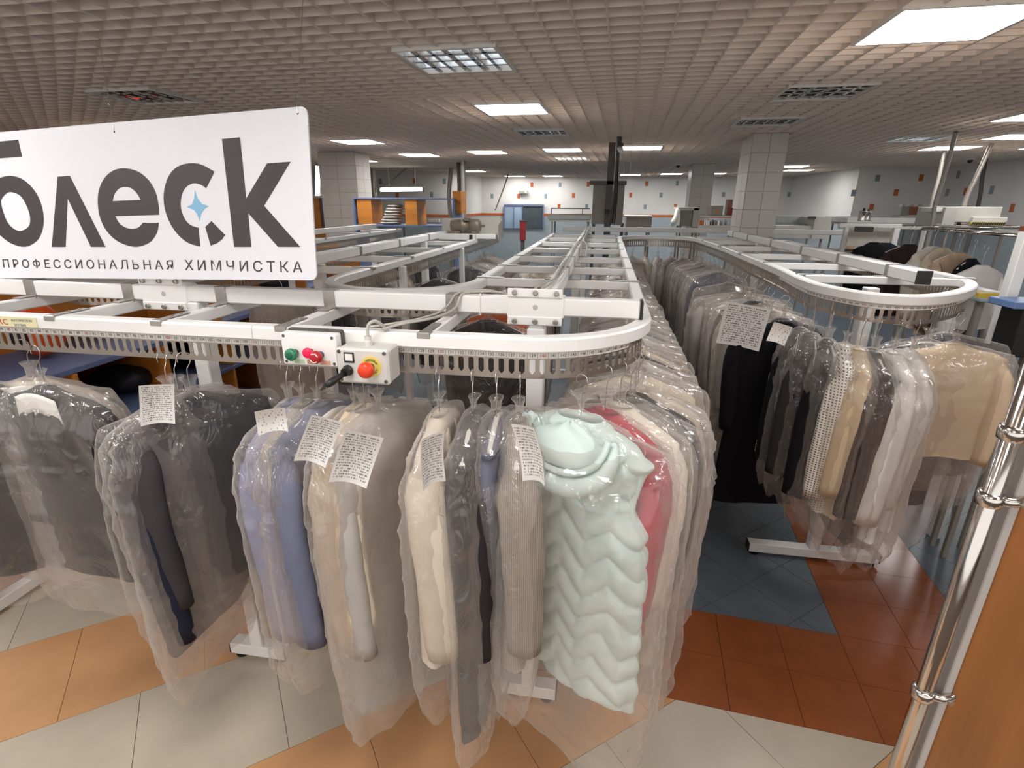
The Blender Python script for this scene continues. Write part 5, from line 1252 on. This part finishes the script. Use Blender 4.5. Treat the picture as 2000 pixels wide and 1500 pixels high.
# clothing table with rack frame
r, o, lo = simple('rack_frame', 'white steel frame table holding dark coats behind the right loop', 'rack', 6.2, [('top_rail', 1640, 1762, 437, 445, 0, .05, WHITE), ('top_rail', 1640, 1990, 443, 449, .45, .05, MACH), ('upright', 1646, 1653, 444, 500, 0, .05, WHITE), ('upright', 1740, 1752, 446, 508, 0, .05, WHITE), ('shelf', 1650, 1745, 492, 496, .1, .5, MACH), ('back_panel', 1655, 1740, 446, 490, .55, .02, MACH), ('motor_unit', 1675, 1707, 443, 453, -.08, .08, DKGREY)]); legs(r, o, atY(1650, 500, 6.2).x, atY(1746, 500, 6.2).x, 6.22, 6.7, lo+.02, WHITE)
p = atY(1675, 488, 6.4); o = softbox(MB(), 0, 0, 0, .34, .25, .05, 3).build('folded_cloth', fabric('peach_cloth', '#d9bda0'), None, True); o.location = (p.x, 6.4, p.z-.01); tagit(o, 'peach folded cloth on the frame table shelf', 'cloth')
for i, (x, y, Y, m, kd, lb, yw, L) in enumerate([(1712, 455, 5.95, BLK, 'coat', 'black coat without bag on the white frame, left of two', 10, .6), (1735, 456, 5.98, NAVY, 'coat', 'dark navy coat without bag on the white frame, right of two', -6, .6), (1783, 455, 5.0, BROWN, 'jacket', 'brown and black coat without bag left of the pale sheepskins', 12, .6), (1828, 458, 4.75, fabric('sheepskin', '#d6cfc2', var=.03, bump=.4, bs=60), 'coat', 'pale sheepskin coat on the chrome rail, left of three', 30, .62), (1848, 460, 4.7, fabric('sheepskin_beige', '#cdbfa8', var=.03, bump=.4, bs=60), 'coat', 'beige sheepskin coat in the middle of the chrome rail', 35, .62), (1878, 468, 4.5, fabric('fur_beige', '#bfa68b', var=.08, bump=.5, bs=60), 'coat', 'tan fur coat rightmost of the three on the chrome rail', 20, .62), (1905, 480, 4.35, BLK, 'jacket', 'dark leather jacket on the chrome rail right of the tan fur', 40, .6), (1925, 492, 4.2, WHT, 'shirt', 'white cloth hanging near the end of the right loop', 20, .45)]):
    p = atY(x, y, Y); garment(p.x, p.y, R(yw), kd, m, L, name='hanging_'+kd, label=lb, cat=kd, group='unbagged coats on the right', film='none', hi=False, z=p.z+.05, sl=.5, sh=.2)
    if i >= 2: pass
ch = empty('chrome_rail', (0, 0, 0), 0, 'chrome garment rail with crossing bars behind the right loop bend', 'rail')
def bar(a, b, r_, m=CHROME, nm='bar'): MB().tube([a, b], r_, 10).build(nm, m, ch, True)
bar(atY(1803, 447, 4.95), atY(2010, 462, 4.2), .012); bar(atY(1830, 440, 5.2), atY(2010, 456, 4.5), .014, WHITE); bar(atY(1868, 448, 4.6), atY(1990, 445, 4.8), .010); bar(atY(1800, 446, 5.0), atY(1860, 444, 5.2), .010)
for p in (atY(1806, 447, 4.95), atY(2000, 460, 4.25)): bar(p, Vector((p.x, p.y, 0)), .016, WHITE, 'upright')
# white post by the right edge
p = atY(1975, 560, 3.35); o = MB().bbox(p.x-.03, p.x+.03, 3.32, 3.38, 0, 1.92, .004).build('frame_post', WHITE, None); tagit(o, 'white square post at the right edge behind the loop bend', 'post')
# press with striped edge
r, o, lo = simple('steam_press', 'large white press with striped warning edge at the far right', 'machine', 7.6, [('hood', 1868, 1955, 404, 434, 0, .5, MACH), ('side_housing', 1842, 1868, 405, 444, -.05, .6, MACH), ('arm', 1826, 1846, 406, 414, 0, .3, mat('machine_white', '#d8d6d1', .4)), ('bed', 1878, 1966, 441, 448, -.1, .8, GREY), ('shelf_edge', 1900, 1968, 424, 434, -.06, .05, mat('machine_white', '#d8d6d1', .4))]); legs(r, o, atY(1850, 450, 7.6).x, atY(1960, 450, 7.6).x, 7.6, 8.2, lo+.02)
sb = []
a0, a1, z0, z1 = rect_px(1896, 1962, 434, 440, 7.48)
MB().bbox(a0-o[0], a1-o[0], -.12, -.10, z0, z1, .001).build('striped_edge', YEL, r)
for k in range(15):
    u = a0-o[0]+(a1-a0)*(k+.1)/15; MB().prism([(u, z0+.002), (u+.018, z0+.002), (u+.034, z1-.002), (u+.016, z1-.002)], lambda a, b, d: (a, d, b), -.1225, -.1195).build('warning_stripe', BLACK, r)
pipe('tall_pipe', [atY(1867, 258, 6.8), atY(1848, 330, 6.9), atY(1826, 400, 7.0), atY(1820, 440, 7.0)], .022, PIPEM, 'tall pale pipe rising from the press to the ceiling'); pipe('tall_pipe', [atY(1842, 306, 9), atY(1833, 350, 9), atY(1818, 405, 9)], .025, PIPEM, 'shorter grey pipe left of the tall pale pipe'); pipe('tall_pipe', [atY(1928, 300, 8), atY(1905, 350, 8), atY(1882, 404, 8)], .025, PIPEM, 'pale slanting pipe above the striped press'); pipe('tall_pipe', [atY(1924, 318, 10.5), atY(1918, 350, 10.5), atY(1910, 402, 10.5)], .03, DPOST, 'dark conduit on the right wall')
r, o, lo = simple('wall_cupboard', 'brown and grey box shelf on the right wall above the counter', 'cupboard', 11.6, [('cupboard_body', 1775, 1808, 404, 420, 0, .3, mat('cupboard_brown', '#8a4a2b', .5)), ('side_panel', 1760, 1776, 404, 421, 0, .3, GREY)]+[('jar', x, x+8, 398, 404, .05, .1, MACH) for x in (1762, 1778, 1794)])
# finishing form and shelf with rolls, mid distance
r, o, lo = simple('steam_finisher', 'pale steam finishing cabinet with a white arm behind the far bend', 'machine', 8.0, [('cabinet_body', 1328, 1352, 410, 442, 0, .4, GREY), ('side_post', 1353, 1366, 406, 444, -.02, .1, MACH), ('hood', 1324, 1366, 405, 411, -.02, .5, MACH)]); legs(r, o, atY(1330, 440, 8).x, atY(1362, 440, 8).x, 8.05, 8.35, lo+.02)
pts = [atY(1324, 410, 7.95), atY(1321, 422, 7.9), atY(1316, 434, 7.85), atY(1311, 436, 7.85)]; MB().tube([q-Vector((o[0], o[1], 0)) for q in cr(pts, 4)], [.035]*6+[.04]*7, 10).build('white_arm', WHITE, r, True)
r, o, lo = simple('spool_shelf', 'shelf table with red and white spools between the right columns', 'shelf', 9.6, [('shelf_top', 1366, 1440, 421, 424, 0, .5, MACH), ('box', 1389, 1412, 402, 420, .1, .3, GREY), ('box', 1421, 1430, 390, 420, .2, .2, COPPER), ('roll', 1424, 1438, 406, 421, .05, .2, mat('dark_red', '#7e1f22', .45)), ('lower_shelf', 1362, 1436, 440, 446, -.1, .5, MACH), ('box_label', 1398, 1404, 411, 416, .095, .01, ORANGE)])
for k, (x, m) in enumerate(((1366, ORANGE), (1370, ORANGE), (1375, WHITE), (1379, WHITE), (1383, WHITE), (1388, GREY), (1394, GREY), (1402, WHITE), (1411, MACH), (1420, MACH))): pxbox(r, 'binder', x, x+3.2, 430+(k % 3), 441, 9.55, .2, m, .003, org=(o[0], o[1], 0))
legs(r, o, atY(1368, 440, 9.6).x, atY(1436, 440, 9.6).x, 9.65, 10.0, lo+.02)
# trays on the far right
r, o, lo = simple('utility_table', 'low white side table with a yellow tray beside the right loop bend', 'table', 3.7, [('table_top', 1915, 2010, 585, 592, 0, .5, mat('table_blue_grey', '#9ba6aa', .5)), ('yellow_tray', 1912, 1962, 573, 584, .05, .3, mat('yellow_tray', '#d3b23a', .5)), ('white_pad', 1925, 1955, 569, 574, .08, .25, WHITE)]); legs(r, o, atY(1925, 600, 3.7).x, atY(2005, 600, 3.7).x, 3.75, 4.15, lo+.02)
r, o, lo = simple('laundry_cart', 'dark laundry cart with a blue rim at the right edge', 'cart', 3.1, [('cart_body', 1984, 2080, 606, 700, 0, .16, BLACK), ('rim', 1981, 2082, 592, 606, -.02, .20, mat('rim_blue', '#6b86b5', .4))]); legs(r, o, atY(1990, 650, 3.1).x, atY(2060, 650, 3.1).x, 3.12, 3.24, lo+.02)
# sensor domes on the ceiling
for (x, y, Y, lb) in ((1325, 320, 10.6, 'small dark dome camera on the ceiling between the columns'), (1896, 309, 8.4, 'small dark dome camera on the ceiling at the right')):
    p = atZ(x, y, HC); r = empty('dome_camera', (p.x, p.y, HC), 0, lb, 'camera'); MB().lathe([(.06, 0), (.06, -.02), (.045, -.03)], n=16).build('mount', WHITE, r); MB().lathe([(.04, -.03), (.038, -.05), (.02, -.07), (.004, -.074)], n=16).build('dome', BLACK, r, True)
